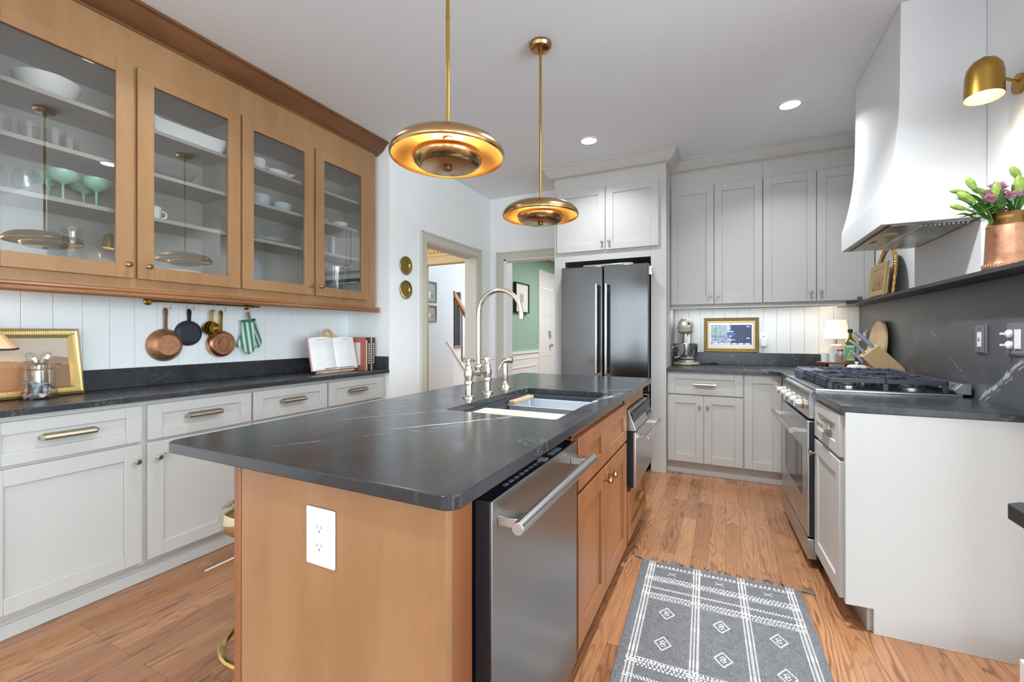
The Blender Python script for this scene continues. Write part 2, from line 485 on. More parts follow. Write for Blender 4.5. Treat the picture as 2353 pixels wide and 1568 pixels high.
def colpart(root, name, mat, mb, c, label=None):
    me = bpy.data.meshes.new(name); me.from_pydata(mb.v, [], mb.f); me.update()
    ca = me.color_attributes.new('Col', 'FLOAT_COLOR', 'CORNER')
    a = np.ones((len(c), 4, 4)); a[:, :, :3] = c[:, None, :]
    ca.data.foreach_set('color', a.ravel())
    me.materials.append(M[mat]); o = bpy.data.objects.new(name, me); COL.objects.link(o)
    if root is not None: o.parent = root
    if label: o['label'] = label
    return o
def T(*l): return Matrix.Translation(l)
def R(a, ax): return Matrix.Rotation(a, 4, ax)
FRONT = R(PI/2, 'X')          # lathe axis z -> -y (out of a cabinet front)
def spline(pts, n=8):
    """Catmull-Rom through 3D points"""
    P_ = [Vector(p) for p in pts]; P_ = [P_[0] * 2 - P_[1]] + P_ + [P_[-1] * 2 - P_[-2]]
    out = []
    for i in range(1, len(P_) - 2):
        a, b, c, d = P_[i-1:i+3]
        for k in range(n):
            t = k / n
            out.append(0.5 * ((2*b) + (c - a)*t + (2*a - 5*b + 4*c - d)*t*t + (3*b - a - 3*c + d)*t**3))
    out.append(P_[-2])
    return out
# ================================================================ the room
H = 2.787
XL, XR = -2.953, 1.05
YB = 4.66
struct('floor', 'floor', MB().box(-6.5, 4.8, -4.1, 10.2, -0.1, 0.0))
struct('ceiling', 'ceil', MB().box(-3.1, 4.8, -4.1, 4.8, H, H + 0.1))

# beaded wall behind the left worktop
def boards(lo, hi, step, start, mk):
    mb = MB(); a = start
    while a > lo: a -= step
    while a < hi:
        l = max(a + 0.0006, lo); r = min(a + step - 0.0006, hi)
        if r - l > 0.004: mk(mb, l, r)
        a += step
    return mb
mb = MB().box(XL - 0.1, XL - 0.012, -4.0, 2.81, 0, H)
struct('wall_left', 'bead', mb)
bd = boards(0.2, 2.803, 0.1096, 0.833, lambda mb, l, r: mb.box(XL - 0.014, XL, l, r, 1.0, 1.47))
struct('trim_1', 'bead', bd, bevel=0.0018)
# return wall that ends the alcove, and the wall with the passage opening
struct('wall_alcove', 'wall', MB().box(-3.05, -2.49, 2.804, 2.93, 0, H))
y0, y1, zd = 3.289, 4.205, 2.062
mb = MB().box(-2.62, -2.49, 2.93, y0, 0, H).box(-2.62, -2.49, y1, 4.66, 0, H).box(-2.62, -2.49, y0, y1, zd, H)
struct('wall_passage', 'wall', mb)
def casing(mb, lo, hi, top, w, t0, t1, ax):
    """door casing: two legs and a head, ax = wall normal axis"""
    def bx(a0, a1, z0, z1, d0, d1):
        if ax == 'x': mb.box(min(d0, d1), max(d0, d1), a0, a1, z0, z1)
        else: mb.box(a0, a1, min(d0, d1), max(d0, d1), z0, z1)
    s = 1 if t1 > t0 else -1
    for a0, a1 in ((lo - w, lo), (hi, hi + w)):
        bx(a0, a1, 0, top + w, t0, t1)
    bx(lo, hi, top, top + w, t0, t1)
    # raised back band
    bx(lo - w - 0.004, lo - w + 0.016, 0, top + w + 0.004, t0, t1 + s * 0.009)
    bx(hi + w - 0.016, hi + w + 0.004, 0, top + w + 0.004, t0, t1 + s * 0.009)
    bx(lo - w, hi + w, top + w - 0.016, top + w + 0.004, t0, t1 + s * 0.009)
mb = MB(); casing(mb, y0, y1, zd, 0.082, -2.49, -2.472, 'x')
struct('trim_2', 'trim', mb, bevel=0.003)
mb = MB().box(-2.63, -2.482, y0 - 0.001, y0 + 0.014, 0, zd).box(-2.63, -2.482, y1 - 0.014, y1 + 0.001, 0, zd).box(-2.63, -2.482, y0, y1, zd - 0.014, zd + 0.001)
struct('trim_3', 'trim', mb, bevel=0.002)
# back wall: opening to the dining room, then the fridge and the cabinets
xa, xb = -2.31, -1.46
mb = MB().box(-2.62, xa, 4.53, 4.66, 0, H).box(xb, -1.425, 4.53, 4.66, 0, H).box(xa, xb, 4.53, 4.66, 2.065, H)
struct('wall_back', 'wall', mb)
mb = MB(); casing(mb, xa, xb - 0.001, 2.065, 0.082, 4.53, 4.512, 'y')
struct('trim_4', 'trim', mb, bevel=0.003)
mb = MB().box(xa - 0.001, xa + 0.035, 4.522, 4.68, 0, 2.065).box(xa, xb, 4.522, 4.68, 2.05, 2.066)
struct('trim_5', 'white_trim', mb, bevel=0.002)
struct('wall_back_cabinets', 'wall', MB().box(-1.425, 1.15, YB, YB + 0.1, 0, H))
bd = boards(-0.455, 1.03, 0.1065, 0.741, lambda mb, l, r: mb.box(l, r, YB - 0.010, YB + 0.004, 1.0, 1.475))
struct('trim_6', 'bead', bd, bevel=0.0018)
# right wall, ending where the room opens to the breakfast area; its far walls carry the windows
struct('wall_right', 'wall', MB().box(XR, XR + 0.12, 1.95, YB, 0, H).box(XR + 0.12, 4.7, 1.95, 2.07, 0, H))
wy0, wy1, wz0, wz1 = -3.1, 1.3, 0.35, 2.4
mb = MB().box(4.6, 4.7, -4.0, wy0, 0, H).box(4.6, 4.7, wy1, 1.95, 0, H).box(4.6, 4.7, wy0, wy1, 0, wz0).box(4.6, 4.7, wy0, wy1, wz1, H)
struct('wall_breakfast', 'wall', mb)
# wall behind the camera with a window and a glazed door
mb = MB()
xs = [(-3.05, -2.95), (-0.85, -0.6), (1.0, 1.95), (4.05, 4.7)]
for a, b in xs: mb.box(a, b, -4.1, -4.0, 0, H)
mb.box(-2.95, -0.85, -4.1, -4.0, 0, 0.5).box(-2.95, 4.05, -4.1, -4.0, 2.42, H).box(1.95, 4.05, -4.1, -4.0, 0, 0.5)
struct('wall_front', 'wall', mb)
def window(name, x0, x1, z0, z1, cols, rows, Mx):
    f = MB()
    w = 0.05
    f.box(x0, x0 + w, -0.04, 0.04, z0, z1, Mx).box(x1 - w, x1, -0.04, 0.04, z0, z1, Mx).box(x0, x1, -0.04, 0.04, z0, z0 + w, Mx).box(x0, x1, -0.04, 0.04, z1 - w, z1, Mx)
    for i in range(1, cols): c = x0 + (x1 - x0) * i / cols; f.box(c - 0.02, c + 0.02, -0.03, 0.03, z0, z1, Mx)
    for i in range(1, rows): c = z0 + (z1 - z0) * i / rows; f.box(x0, x1, -0.025, 0.025, c - 0.012, c + 0.012, Mx)
    o = struct(name, 'white_trim', f, bevel=0.003)
    return o
window('window_1', -2.95, -0.85, 0.5, 2.42, 3, 2, T(0, -4.05, 0))
window('window_2', -0.6, 1.0, 0.0, 2.42, 2, 3, T(0, -4.05, 0))
window('window_3', wy0, wy1, wz0, wz1, 4, 2, T(4.65, 0, 0) @ R(PI/2, 'Z'))
window('window_4', 1.95, 4.05, 0.5, 2.42, 3, 2, T(0, -4.05, 0))

# ---- passage beyond the left opening: papered header, pale wall, stairs
mb = MB().box(-5.0, -3.74, 4.9, 5.0, 0, H + 0.1).box(-3.03, -2.62, 4.9, 5.0, 0, H + 0.1).box(-3.74, -3.03, 4.9, 5.0, 2.152, H + 0.1)
struct('wall_hall', 'paper', mb)
mb = MB().box(-3.82, -3.74, 4.882, 4.9, 0, 2.235).box(-3.03, -2.95, 4.882, 4.9, 0, 2.235).box(-3.82, -2.95, 4.876, 4.9, 2.152, 2.25).box(-3.84, -2.93, 4.868, 4.9, 2.25, 2.288)
mb.box(-3.75, -3.735, 4.9, 5.005, 0, 2.152).box(-3.035, -3.02, 4.9, 5.005, 0, 2.152)
struct('trim_7', P('warm_trim', (216, 196, 150), 0.5), mb, bevel=0.003)
struct('ceiling_hall', 'ceil', MB().box(-6.5, -2.66, 2.93, 4.9, H, H + 0.1))
struct('wall_hall_left', 'lav', MB().box(-5.1, -5.0, 2.93, 4.9, 0, H))
struct('wall_stairs', 'lav', MB().box(-4.72, -4.6, 5.0, 6.93, 0, 3.2))
mb = MB(); nrm = 0.742 / 0.82
mb.prism([(6.70, 1.062), (6.73, 1.085), (7.79, 0.105), (7.77, 0.08)], -4.598, -4.588, 'x')
struct('trim_8', 'white_trim', mb)
struct('wall_far', 'white_trim', MB().box(-6.5, -3.0, 9.6, 9.7, 0, 3.2))
struct('wall_landing', 'lav', MB().box(-6.6, -6.5, 5.0, 9.6, 0, 3.2))
struct('wall_dining_left', 'green', MB().box(-3.0, -2.95, 5.0, 7.13, 0, 2.6).box(-3.0, -2.95, 7.98, 9.6, 0, 2.6).box(-3.0, -2.95, 7.13, 7.98, 2.30, 2.6))
struct('wall_dining_far', 'green', MB().box(-3.0, 1.2, 9.4, 9.5, 0, 2.6))
struct('ceiling_dining', 'ceil', MB().box(-3.0, 1.2, 4.76, 9.5, 2.58, 2.66))
struct('wall_dining_right', 'green', MB().box(1.1, 1.2, 4.76, 9.5, 0, 2.6))
# wainscot on the green wall
mb = MB().box(-2.95, -2.938, 5.0, 7.10, 0, 0.90).box(-2.95, -2.92, 5.0, 7.10, 0.885, 0.925).box(-2.95, -2.93, 5.0, 7.10, 0.80, 0.815)
for a, b in ((5.05, 5.9), (6.0, 6.98)):
    for z0, z1 in ((0.20, 0.22), (0.66, 0.68)): mb.box(-2.94, -2.928, a, b, z0, z1)
    mb.box(-2.94, -2.928, a, a + 0.02, 0.2, 0.68).box(-2.94, -2.928, b - 0.02, b, 0.2, 0.68)
struct('trim_9', 'white_trim', mb, bevel=0.002)
mb = MB(); casing(mb, 7.17, 7.94, 2.26, 0.075, -2.95, -2.93, 'x'); mb.box(-2.952, -2.93, 7.17, 7.94, 2.035, 2.26)
struct('trim_10', 'white_trim', mb, bevel=0.003)
d = struct('door_1', 'white_trim', (lambda m: [m.box(-2.975, -2.945, 7.175, 7.93, 0.01, 2.03)] + [
    m.box(-2.946, -2.941, ya, yb, za, zb) for ya, yb in ((7.27, 7.50), (7.60, 7.83)) for za, zb in ((0.15, 0.62), (0.80, 1.42), (1.54, 1.88))] and m)(MB()), bevel=0.003)
k = struct('knob', 'nickel', MB().lathe([(0, 0), (0.028, 0), (0.028, 0.006), (0.012, 0.012), (0.012, 0.03), (0.03, 0.045), (0.026, 0.062), (0, 0.066)], 20, T(-2.945, 7.64, 0.99) @ R(PI/2, 'Y')), parent=d, label='round nickel door knob')
k = struct('knocker', 'nickel', MB().box(-2.945, -2.935, 7.59, 7.67, 1.22, 1.26).tube([(-2.935, 7.60, 1.24), (-2.925, 7.605, 1.17), (-2.92, 7.63, 1.12), (-2.925, 7.655, 1.17), (-2.935, 7.66, 1.24)], 0.009, 8), parent=d, label='nickel latch above the knob')
struct('baseboard_right', 'white_trim', MB().box(0.888, 1.048, 1.93, 2.07, 0, 0.117), bevel=0.004)

# ================================================================ cabinet pieces (front faces -y, x along, z up)
def shaker(x0, x1, z0, z1, st=0.06, rail=0.06, y=0.0, t=0.02, rec=0.008):
    m = MB()
    m.box(x0, x0 + st, y, y + t, z0, z1).box(x1 - st, x1, y, y + t, z0, z1)
    m.box(x0 + st, x1 - st, y, y + t, z0, z0 + rail).box(x0 + st, x1 - st, y, y + t, z1 - rail, z1)
    m.box(x0 + st, x1 - st, y + rec, y + t, z0 + rail, z1 - rail)
    return m
KN = [(0, 0), (0.0085, 0), (0.0085, 0.003), (0.005, 0.006), (0.005, 0.012), (0.0125, 0.019), (0.0135, 0.024), (0.010, 0.029), (0, 0.031)]
def knob(parent, x, z, y=0.0, mat='pewter', s=1.0, name='knob'):
    return part(parent, name, mat, MB().lathe([(r * s, h * s) for r, h in KN], 20, T(x, y, z) @ FRONT))
def pull(parent, x, z, w, y=0.0, mat='pewter', r=0.017):
    """half-round bin pull with end rosettes"""
    m = MB(); prof = []
    n = 8
    a = [(-math.sin(PI * i / n) * 0.024, math.cos(PI * i / n) * r * 0.55 + r * 0.5) for i in range(n + 1)]
    a = [(0, r)] + [(-0.027 * math.sin(t), r * math.cos(t)) for t in [PI * 0.62 * i / 8 for i in range(1, 9)]]
    inner = [(yy * 0.86 , zz * 0.84) for yy, zz in reversed(a)]
    poly = [(y + p, z + q) for p, q in a + inner]
    m.prism(poly, x - w/2, x + w/2, 'x')
    for e in (-1, 1):
        m.prism([(y + p, z + q) for p, q in a] + [(y, z - r * 0.3)], x + e * w/2 - 0.002, x + e * w/2 + 0.002, 'x')
        m.cyl(0.0095, 0, 0.004, 16, T(x + e * (w/2 + 0.006), y, z + 0.003) @ FRONT)
    m.box(x - w/2, x + w/2, y - 0.003, y, z + r - 0.003, z + r + 0.002)
    return part(parent, 'pull', mat, m)

# ---------------- left base cabinets
XD = -2.514
def base_unit(root, w, fronts, kn, d0=0.02, depth=0.43, mat='cab', toe=0.05, topz=0.885):
    b = MB()
    b.box(0, w, d0, depth, 0.09, topz).box(0, w, d0 + toe - 0.02, depth, 0, 0.092)
    part(root, 'body', mat, b, bevel=0.0015)
    part(root, 'toe_kick', mat, MB().box(0, w, d0 + toe - 0.033, d0 + toe - 0.02, 0, 0.055), bevel=0.003)
    for i, (x0, x1) in enumerate(fronts):
        dr = part(root, 'drawer', mat, shaker(x0, x1, 0.691, 0.862, 0.062, 0.05), bevel=0.0018)
        pull(dr, (x0 + x1) / 2, 0.779, 0.162)
        do = part(root, 'door', mat, shaker(x0, x1, 0.111, 0.677, 0.068, 0.066), bevel=0.0018)
        knob(do, kn[i], 0.601)
r = thing('base_cabinet', 'pale grey base cabinet of two drawers over two doors, under the lamp and copper pan', 'cabinet', (XD, 0.575, 0), PI/2, 'pale grey base cabinets under the glass cabinets')
base_unit(r, 1.081, [(0.02, 0.537), (0.56, 1.076)], [0.513, 0.602])
r = thing('base_cabinet', 'pale grey base cabinet under the open cookbook, doors hidden by the island', 'cabinet', (XD, 1.657, 0), PI/2, 'pale grey base cabinets under the glass cabinets')
base_unit(r, 1.146, [(0.007, 0.541), (0.556, 1.098)], [0.517, 0.580])

solo('worktop', 'dark soapstone worktop along the left wall', 'worktop', 'stone_l', MB().box(-2.951, -2.487, 0.5, 2.803, 0.8855, 0.914), bevel=0.003)
solo('backsplash', 'low dark soapstone upstand behind the copper pans', 'backsplash', 'stone_l', MB().box(-2.9515, -2.929, 0.5, 2.802, 0.9145, 1.02), bevel=0.002)
solo('backsplash', 'short soapstone end upstand beside the row of cookbooks', 'backsplash', 'stone_l', MB().box(-2.9285, -2.495, 2.779, 2.803, 0.9145, 1.02), bevel=0.002)

# ---------------- glass-fronted upper cabinets
XU = -2.588
SHELF = [1.81, 2.04, 2.264]
def glass_unit(root, w, doors, kn, lx, rx):
    f = MB()
    f.box(0, w, 0.02, 0.04, 2.505, 2.70).box(0, w, 0.02, 0.04, 1.425, 1.487)
    for a, c in ((0, doors[0][0] + 0.035), (doors[0][1] - 0.022, doors[1][0] + 0.022), (doors[1][1] - 0.035, w)):
        f.box(a, c, 0.0202, 0.0398, 1.487, 2.505)
    part(root, 'face_frame', 'maple', f, bevel=0.0012)
    for sx in (0.0, w - 0.018): part(root, 'side_panel', 'maple', MB().box(sx, sx + 0.018, 0.041, 0.356, 1.44, 2.66))
    i_ = MB().box(0.018, w - 0.018, 0.346, 0.356, 1.44, 2.64).box(0.018, w - 0.018, 0.04, 0.346, 1.44, 1.50).box(0.018, w - 0.018, 0.04, 0.346, 2.47, 2.60)
    i_.box(0.018, 0.026, 0.04, 0.346, 1.5, 2.47).box(w - 0.026, w - 0.018, 0.04, 0.346, 1.5, 2.47)
    part(root, 'carcass', 'inside', i_, label='greige cabinet interior')
    for z in SHELF:
        part(root, 'shelf', 'inside', MB().box(0.027, w - 0.027, 0.06, 0.345, z - 0.02, z), bevel=0.001)
    pins = MB()
    for sx in (0.0265, w - 0.0265):
        for yy in (0.09, 0.30):
            for k in range(30):
                pins.box(sx - 0.0012, sx + 0.0012, yy - 0.002, yy + 0.002, 1.55 + k * 0.03, 1.554 + k * 0.03)
    part(root, 'shelf_pin_holes', 'white', pins, smooth=0)['kind'] = 'stuff'
    for k, (x0, x1) in enumerate(doors):
        m = MB(); st = 0.069; z0, z1 = 1.477, 2.516
        m.box(x0, x0 + st, 0, 0.02, z0, z1).box(x1 - st, x1, 0, 0.02, z0, z1)
        m.box(x0 + st, x1 - st, 0, 0.02, z0, z0 + 0.065).box(x0 + st, x1 - st, 0, 0.02, z1 - 0.064, z1)
        do = part(root, 'door', 'maple', m, bevel=0.0015)
        part(do, 'pane', 'pane', MB().add([(x0 + st - 0.004, 0.011, z0 + 0.061), (x1 - st + 0.004, 0.011, z0 + 0.061), (x1 - st + 0.004, 0.011, z1 - 0.06), (x0 + st - 0.004, 0.011, z1 - 0.06)], [(0, 1, 2, 3)]), smooth=0)
        knob(do, kn[k], 1.541, 0, 'brass', 1.0)
r = thing('glass_cabinet', 'stained maple glass cabinet holding mint coupes and the ruffled dish', 'wall cabinet', (XU, 0.59, 0), PI/2, 'glass-fronted maple wall cabinets')
glass_unit(r, 1.048, [(0.015, 0.521), (0.537, 1.043)], [0.495, 0.579], 0, 0)
r = thing('glass_cabinet', 'stained maple glass cabinet over the cookbook, nearer the doorway', 'wall cabinet', (XU, 1.638, 0), PI/2, 'glass-fronted maple wall cabinets')
glass_unit(r, 1.127, [(0.008, 0.509), (0.531, 1.028)], [0.481, 0.564], 0, 0)
cp = [(0.0, 2.690), (0.006, 2.690), (0.010, 2.70), (0.024, 2.705), (0.045, 2.722), (0.064, 2.748), (0.078, 2.768), (0.092, 2.772), (0.092, 2.786), (0.0, 2.786)]
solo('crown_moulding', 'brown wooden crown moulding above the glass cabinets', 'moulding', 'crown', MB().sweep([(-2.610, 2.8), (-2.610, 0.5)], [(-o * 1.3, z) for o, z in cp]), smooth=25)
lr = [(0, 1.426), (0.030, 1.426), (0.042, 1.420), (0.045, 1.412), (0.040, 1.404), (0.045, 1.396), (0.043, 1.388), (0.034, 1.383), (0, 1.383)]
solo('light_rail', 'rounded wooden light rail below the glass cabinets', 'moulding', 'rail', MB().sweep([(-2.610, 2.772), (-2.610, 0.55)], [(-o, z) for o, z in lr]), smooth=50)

# ---------------- fridge surround
r = thing('fridge_surround', 'tall grey cabinet frame with two doors over the refrigerator', 'cabinet', (-1.485, 3.99, 0))
X = lambda x: x + 1.485
b = MB().box(X(-1.485), X(-1.462), 0.002, 0.53, 0, 2.70).box(X(-0.482), X(-0.458), 0.002, 0.66, 0, 2.70)
b.box(X(-1.462), X(-0.482), 0.02, 0.53, 1.90, 2.70)
part(r, 'side_panel', 'cab', b, bevel=0.0015)
f = MB().box(X(-1.485), X(-1.378), 0, 0.02, 0, 2.70).box(X(-0.588), X(-0.458), 0, 0.02, 0, 2.70).box(X(-1.378), X(-0.588), 0, 0.02, 1.888, 2.70)
part(r, 'face_frame', 'cab', f, bevel=0.0015)
part(r, 'niche', P('dark_niche', (60, 60, 60), 0.8), MB().box(X(-1.46), X(-0.484), 0.60, 0.63, 0, 1.90), smooth=0)
for x0, x1, kx in ((-1.455, -0.989, -1.013), (-0.984, -0.5205, -0.949)):
    do = part(r, 'door', 'cab', shaker(X(x0), X(x1), 1.977, 2.557, 0.068, 0.068, -0.021, 0.02), bevel=0.0018)
    knob(do, X(kx), 2.046, -0.021)
gc = [(0.0, 2.683), (0.006, 2.683), (0.012, 2.69), (0.03, 2.695), (0.052, 2.715), (0.072, 2.745), (0.086, 2.766), (0.095, 2.770), (0.095, 2.786), (0.0, 2.786)]
solo('crown_moulding', 'grey crown moulding stepping around the fridge cabinet at the ceiling', 'moulding', 'cab', MB().sweep([(-1.4855, 4.52), (-1.4855, 3.9895), (-0.4575, 3.9895), (-0.4575, 4.308), (1.04, 4.308)][::-1], [(-o, z) for o, z in gc]), smooth=25)

# ---------------- refrigerator
r = thing('refrigerator', 'black stainless french-door refrigerator in the grey surround', 'refrigerator', (-0.988, 3.90, 0))
X = lambda x: x + 0.988
part(r, 'body', 'navy', MB().box(X(-1.355), X(-0.607), 0.075, 0.66, 0.02, 1.80), bevel=0.004)
part(r, 'foot', 'black', MB().box(X(-1.33), X(-0.63), 0.10, 0.62, 0, 0.021))
for x0, x1, hx in ((-1.383, -0.992, -1.040), (-0.984, -0.594, -0.951)):
    d = part(r, 'door', 'blacksteel', MB().box(X(x0), X(x1), 0, 0.062, 0.70, 1.822), bevel=0.006)
    part(d, 'handle_reflection', 'black', MB().box(X(hx) + 0.012, X(hx) + 0.030, -0.0015, 0.004, 0.87, 1.64))  # dark strip painting the reflection beside the handle onto the door
    part(d, 'handle', 'steel', MB().box(X(hx) - 0.011, X(hx) + 0.011, -0.055, -0.033, 0.85, 1.655).box(X(hx) - 0.009, X(hx) + 0.009, -0.035, 0.002, 0.88, 0.90).box(X(hx) - 0.009, X(hx) + 0.009, -0.035, 0.002, 1.60, 1.62), bevel=0.006)
d = part(r, 'freezer_drawer', 'blacksteel', MB().box(X(-1.383), X(-0.594), 0, 0.062, 0.07, 0.69), bevel=0.006)
part(d, 'handle', 'steel', MB().box(X(-1.33), X(-0.65), -0.055, -0.033, 0.60, 0.622).box(X(-1.30), X(-1.28), -0.035, 0.002, 0.602, 0.62).box(X(-0.70), X(-0.68), -0.035, 0.002, 0.602, 0.62), bevel=0.006)
part(r, 'hinge_cover', 'dwsteel', MB().prism([(X(-1.20), 1.80), (X(-1.19), 1.845), (X(-0.74), 1.845), (X(-0.70), 1.80)], 0.06, 0.16, 'y'), bevel=0.003)
part(r, 'child_latch', 'white', MB().cyl(0.012, 0, 0.02, 16, T(X(-0.575), 0.02, 1.78) @ FRONT).cyl(0.012, 0, 0.02, 16, T(X(-0.575), 0.02, 1.73) @ FRONT).box(X(-0.60), X(-0.57), 0.012, 0.024, 1.72, 1.79), label='white child latch at the hinge side')

# ---------------- grey wall cabinets on the back wall
YU = 4.289
def wall_unit(label, xa, w, doors, kn, lend=False):
    r = thing('wall_cabinet', label, 'wall cabinet', (xa, YU, 0), 0, 'grey wall cabinets on the back wall')
    part(r, 'body', 'cab', MB().box(0, w, 0.02, 0.36, 1.468, 2.72), bevel=0.0015)
    for (x0, x1), k in zip(doors, kn):
        d = part(r, 'door', 'cab', shaker(x0 - xa, x1 - xa, 1.474, 2.536, 0.062, 0.066), bevel=0.0018)
        knob(d, k - xa, 1.545)
wall_unit('tall grey two-door wall cabinet next to the refrigerator', -0.457, 0.744, [(-0.452, -0.0925), (-0.088, 0.284)], [-0.12, -0.054])
wall_unit('tall grey two-door wall cabinet beside the range hood', 0.2875, 0.760, [(0.2905, 0.6655), (0.670, 1.042)], [0.628, 0.696])
solo('light_rail', 'grey light rail under the back wall cabinets', 'moulding', 'cab', MB().sweep([(0.868, 4.33), (-0.4565, 4.33)], [(-o, z) for o, z in ((0, 1.4675), (0.02, 1.4675), (0.024, 1.460), (0.020, 1.452), (0.030, 1.446), (0.030, 1.436), (0.022, 1.430), (0, 1.430))]), smooth=40)

# ---------------- base cabinets on the back wall
YBASE = 4.019
r = thing('base_cabinet', 'grey base cabinet with one drawer over two doors, under the stand mixer', 'cabinet', (-0.457, YBASE, 0))
w = 0.592
part(r, 'body', 'cab', MB().box(0, w, 0.02, 0.62, 0.10, 0.885), bevel=0.0015)
part(r, 'toe_kick', 'cab', MB().box(0, w, 0.055, 0.6, 0, 0.101))
d = part(r, 'drawer', 'cab', shaker(0.006, 0.586, 0.692, 0.872, 0.062, 0.05), bevel=0.0018); pull(d, 0.30, 0.778, 0.15, 0, 'nickel')
for x0, x1, kx in ((0.006, 0.291, 0.262), (0.295, 0.586, 0.325)):
    d = part(r, 'door', 'cab', shaker(x0, x1, 0.113, 0.680, 0.06, 0.066), bevel=0.0018); knob(d, kx, 0.594)
r = thing('corner_cabinet', 'grey corner base cabinet with a single full-height door beside the range', 'cabinet', (0.1355, YBASE, 0))
part(r, 'body', 'cab', MB().prism([(0, 0.02), (0.268, 0.02), (0.290, -0.52), (0.90, -0.52), (0.90, 0.62), (0, 0.62)], 0.10, 0.885), bevel=0.0015)
part(r, 'toe_kick', 'cab', MB().prism([(0, 0.055), (0.34, 0.055), (0.34, -0.50), (0.88, -0.50), (0.88, 0.6), (0, 0.6)], 0, 0.101))
part(r, 'door', 'cab', shaker(0.004, 0.262, 0.113, 0.872, 0.058, 0.066), bevel=0.0018)

def fillet(c, r, a0, a1, n=8): return [(c[0] + r * math.cos(a0 + (a1 - a0) * i / n), c[1] + r * math.sin(a0 + (a1 - a0) * i / n)) for i in range(n + 1)]
pl = [(-0.4565, 3.992), (0.27, 3.992)] + fillet((0.27, 3.882), 0.11, PI/2, 0)[1:] + [(0.385, 3.495), (1.0235, 3.495), (1.0235, 4.634), (-0.4565, 4.634)]
solo('worktop', 'dark soapstone worktop along the back wall, turning beside the range', 'worktop', 'stone_b', MB().prism(pl, 0.8855, 0.914), bevel=0.003)
solo('backsplash', 'low soapstone upstand behind the stand mixer', 'backsplash', 'stone_b', MB().box(-0.456, 1.0235, 4.630, 4.649, 0.9145, 1.03), bevel=0.002)
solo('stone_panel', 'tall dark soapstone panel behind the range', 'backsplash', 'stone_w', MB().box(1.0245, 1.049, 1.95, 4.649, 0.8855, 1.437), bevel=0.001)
ps = [(0.9035, 1.95), (1.048, 1.95), (1.048, 4.648), (0.875, 4.648), (0.875, 4.30)] + fillet((0.79, 4.19), 0.1135, PI/4, 0, 8)
ps = [(0.9035, 1.95), (1.048, 1.95), (1.048, 4.648), (0.8715, 4.648), (0.8715, 4.28), (0.878, 4.24), (0.890, 4.19), (0.899, 4.13), (0.9035, 4.06)]
solo('wall_shelf', 'thin dark soapstone ledge above the range', 'shelf', 'stone_s', MB().prism(ps, 1.4375, 1.4555), bevel=0.001)

# ---------------- right-hand base cabinet
RZ = math.radians(-87.4)
r = thing('base_cabinet', 'grey base cabinet with drawer and door beside the range, its blank end in the foreground', 'cabinet', (0.409, 2.690, 0), RZ)
part(r, 'body', 'cab', MB().box(0, 0.458, 0.022, 0.60, 0.10, 0.885), bevel=0.0015)
part(r, 'toe_kick', 'cab', MB().box(0, 0.455, 0.09, 0.6, 0, 0.101))
part(r, 'end_panel', 'cab', MB().prism([(0.018, 0.10), (0.105, 0.10), (0.105, 0.0), (0.63, 0.0), (0.63, 0.885), (0.018, 0.885)], 0.459, 0.478, 'x'), bevel=0.0015)
part(r, 'filler', 'cab', MB().box(0.458, 0.480, 0.012, 0.045, 0.10, 0.885), bevel=0.001)
d = part(r, 'drawer', 'cab', shaker(0.004, 0.440, 0.690, 0.866, 0.062, 0.05), bevel=0.0018); pull(d, 0.235, 0.782, 0.115, 0, 'nickel', 0.019)
d = part(r, 'door', 'cab', shaker(0.004, 0.440, 0.102, 0.672, 0.06, 0.066), bevel=0.0018); knob(d, 0.03, 0.604)
pl = [(0.398, 2.683), (0.425, 2.212), (1.0235, 2.236), (1.0235, 2.70)]
solo('worktop', 'dark soapstone worktop between the range and the foreground end panel', 'worktop', 'stone_r', MB().prism(pl, 0.8855, 0.914), bevel=0.003)
r = thing('peninsula', 'corner of a dark worktop jutting in at the lower right edge', 'worktop', (0.44, 0.3, 0))
part(r, 'slab', 'stone_s', MB().prism([(0.0, 0.76), (0.02, 0.775), (0.60, 0.795), (0.60, 0.0), (0.01, 0.0)], 0.8855, 0.914), bevel=0.003)
part(r, 'support', 'cab', MB().box(0.30, 0.60, 0.02, 0.50, 0, 0.885), bevel=0.002)
# ================================================================ island
IX, IY = -0.475, 0.72
r = thing('island_cabinet', 'stained maple island cabinet under the dark worktop', 'kitchen island', (IX, IY, 0), PI/2)
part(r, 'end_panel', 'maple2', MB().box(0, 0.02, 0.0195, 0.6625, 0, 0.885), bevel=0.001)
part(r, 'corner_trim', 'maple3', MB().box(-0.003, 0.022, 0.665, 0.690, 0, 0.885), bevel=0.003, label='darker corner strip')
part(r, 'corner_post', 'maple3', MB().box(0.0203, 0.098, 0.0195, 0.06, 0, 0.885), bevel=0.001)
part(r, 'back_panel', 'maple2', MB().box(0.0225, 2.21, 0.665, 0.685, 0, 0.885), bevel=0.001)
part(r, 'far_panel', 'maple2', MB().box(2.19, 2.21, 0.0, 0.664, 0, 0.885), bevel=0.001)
f = MB()
f.box(0.722, 1.598, 0.0, 0.02, 0.10, 0.14).box(0.722, 1.598, 0.0, 0.02, 0.845, 0.885).box(0.722, 1.598, 0, 0.02, 0.64, 0.67)
f.box(0.722, 0.745, 0.0, 0.02, 0.10, 0.885).box(1.56, 1.602, 0, 0.02, 0.10, 0.885).box(1.11, 1.14, 0, 0.02, 0.10, 0.885)
f.box(1.598, 2.19, 0.0, 0.02, 0.805, 0.885).box(1.598, 2.19, 0, 0.02, 0.365, 0.395).box(2.172, 2.209, 0, 0.02, 0.10, 0.885).box(1.598, 2.19, 0, 0.02, 0.10, 0.13)
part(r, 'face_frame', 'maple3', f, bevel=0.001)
part(r, 'toe_kick', 'maple3', MB().box(0.722, 2.19, 0.055, 0.07, 0, 0.101))
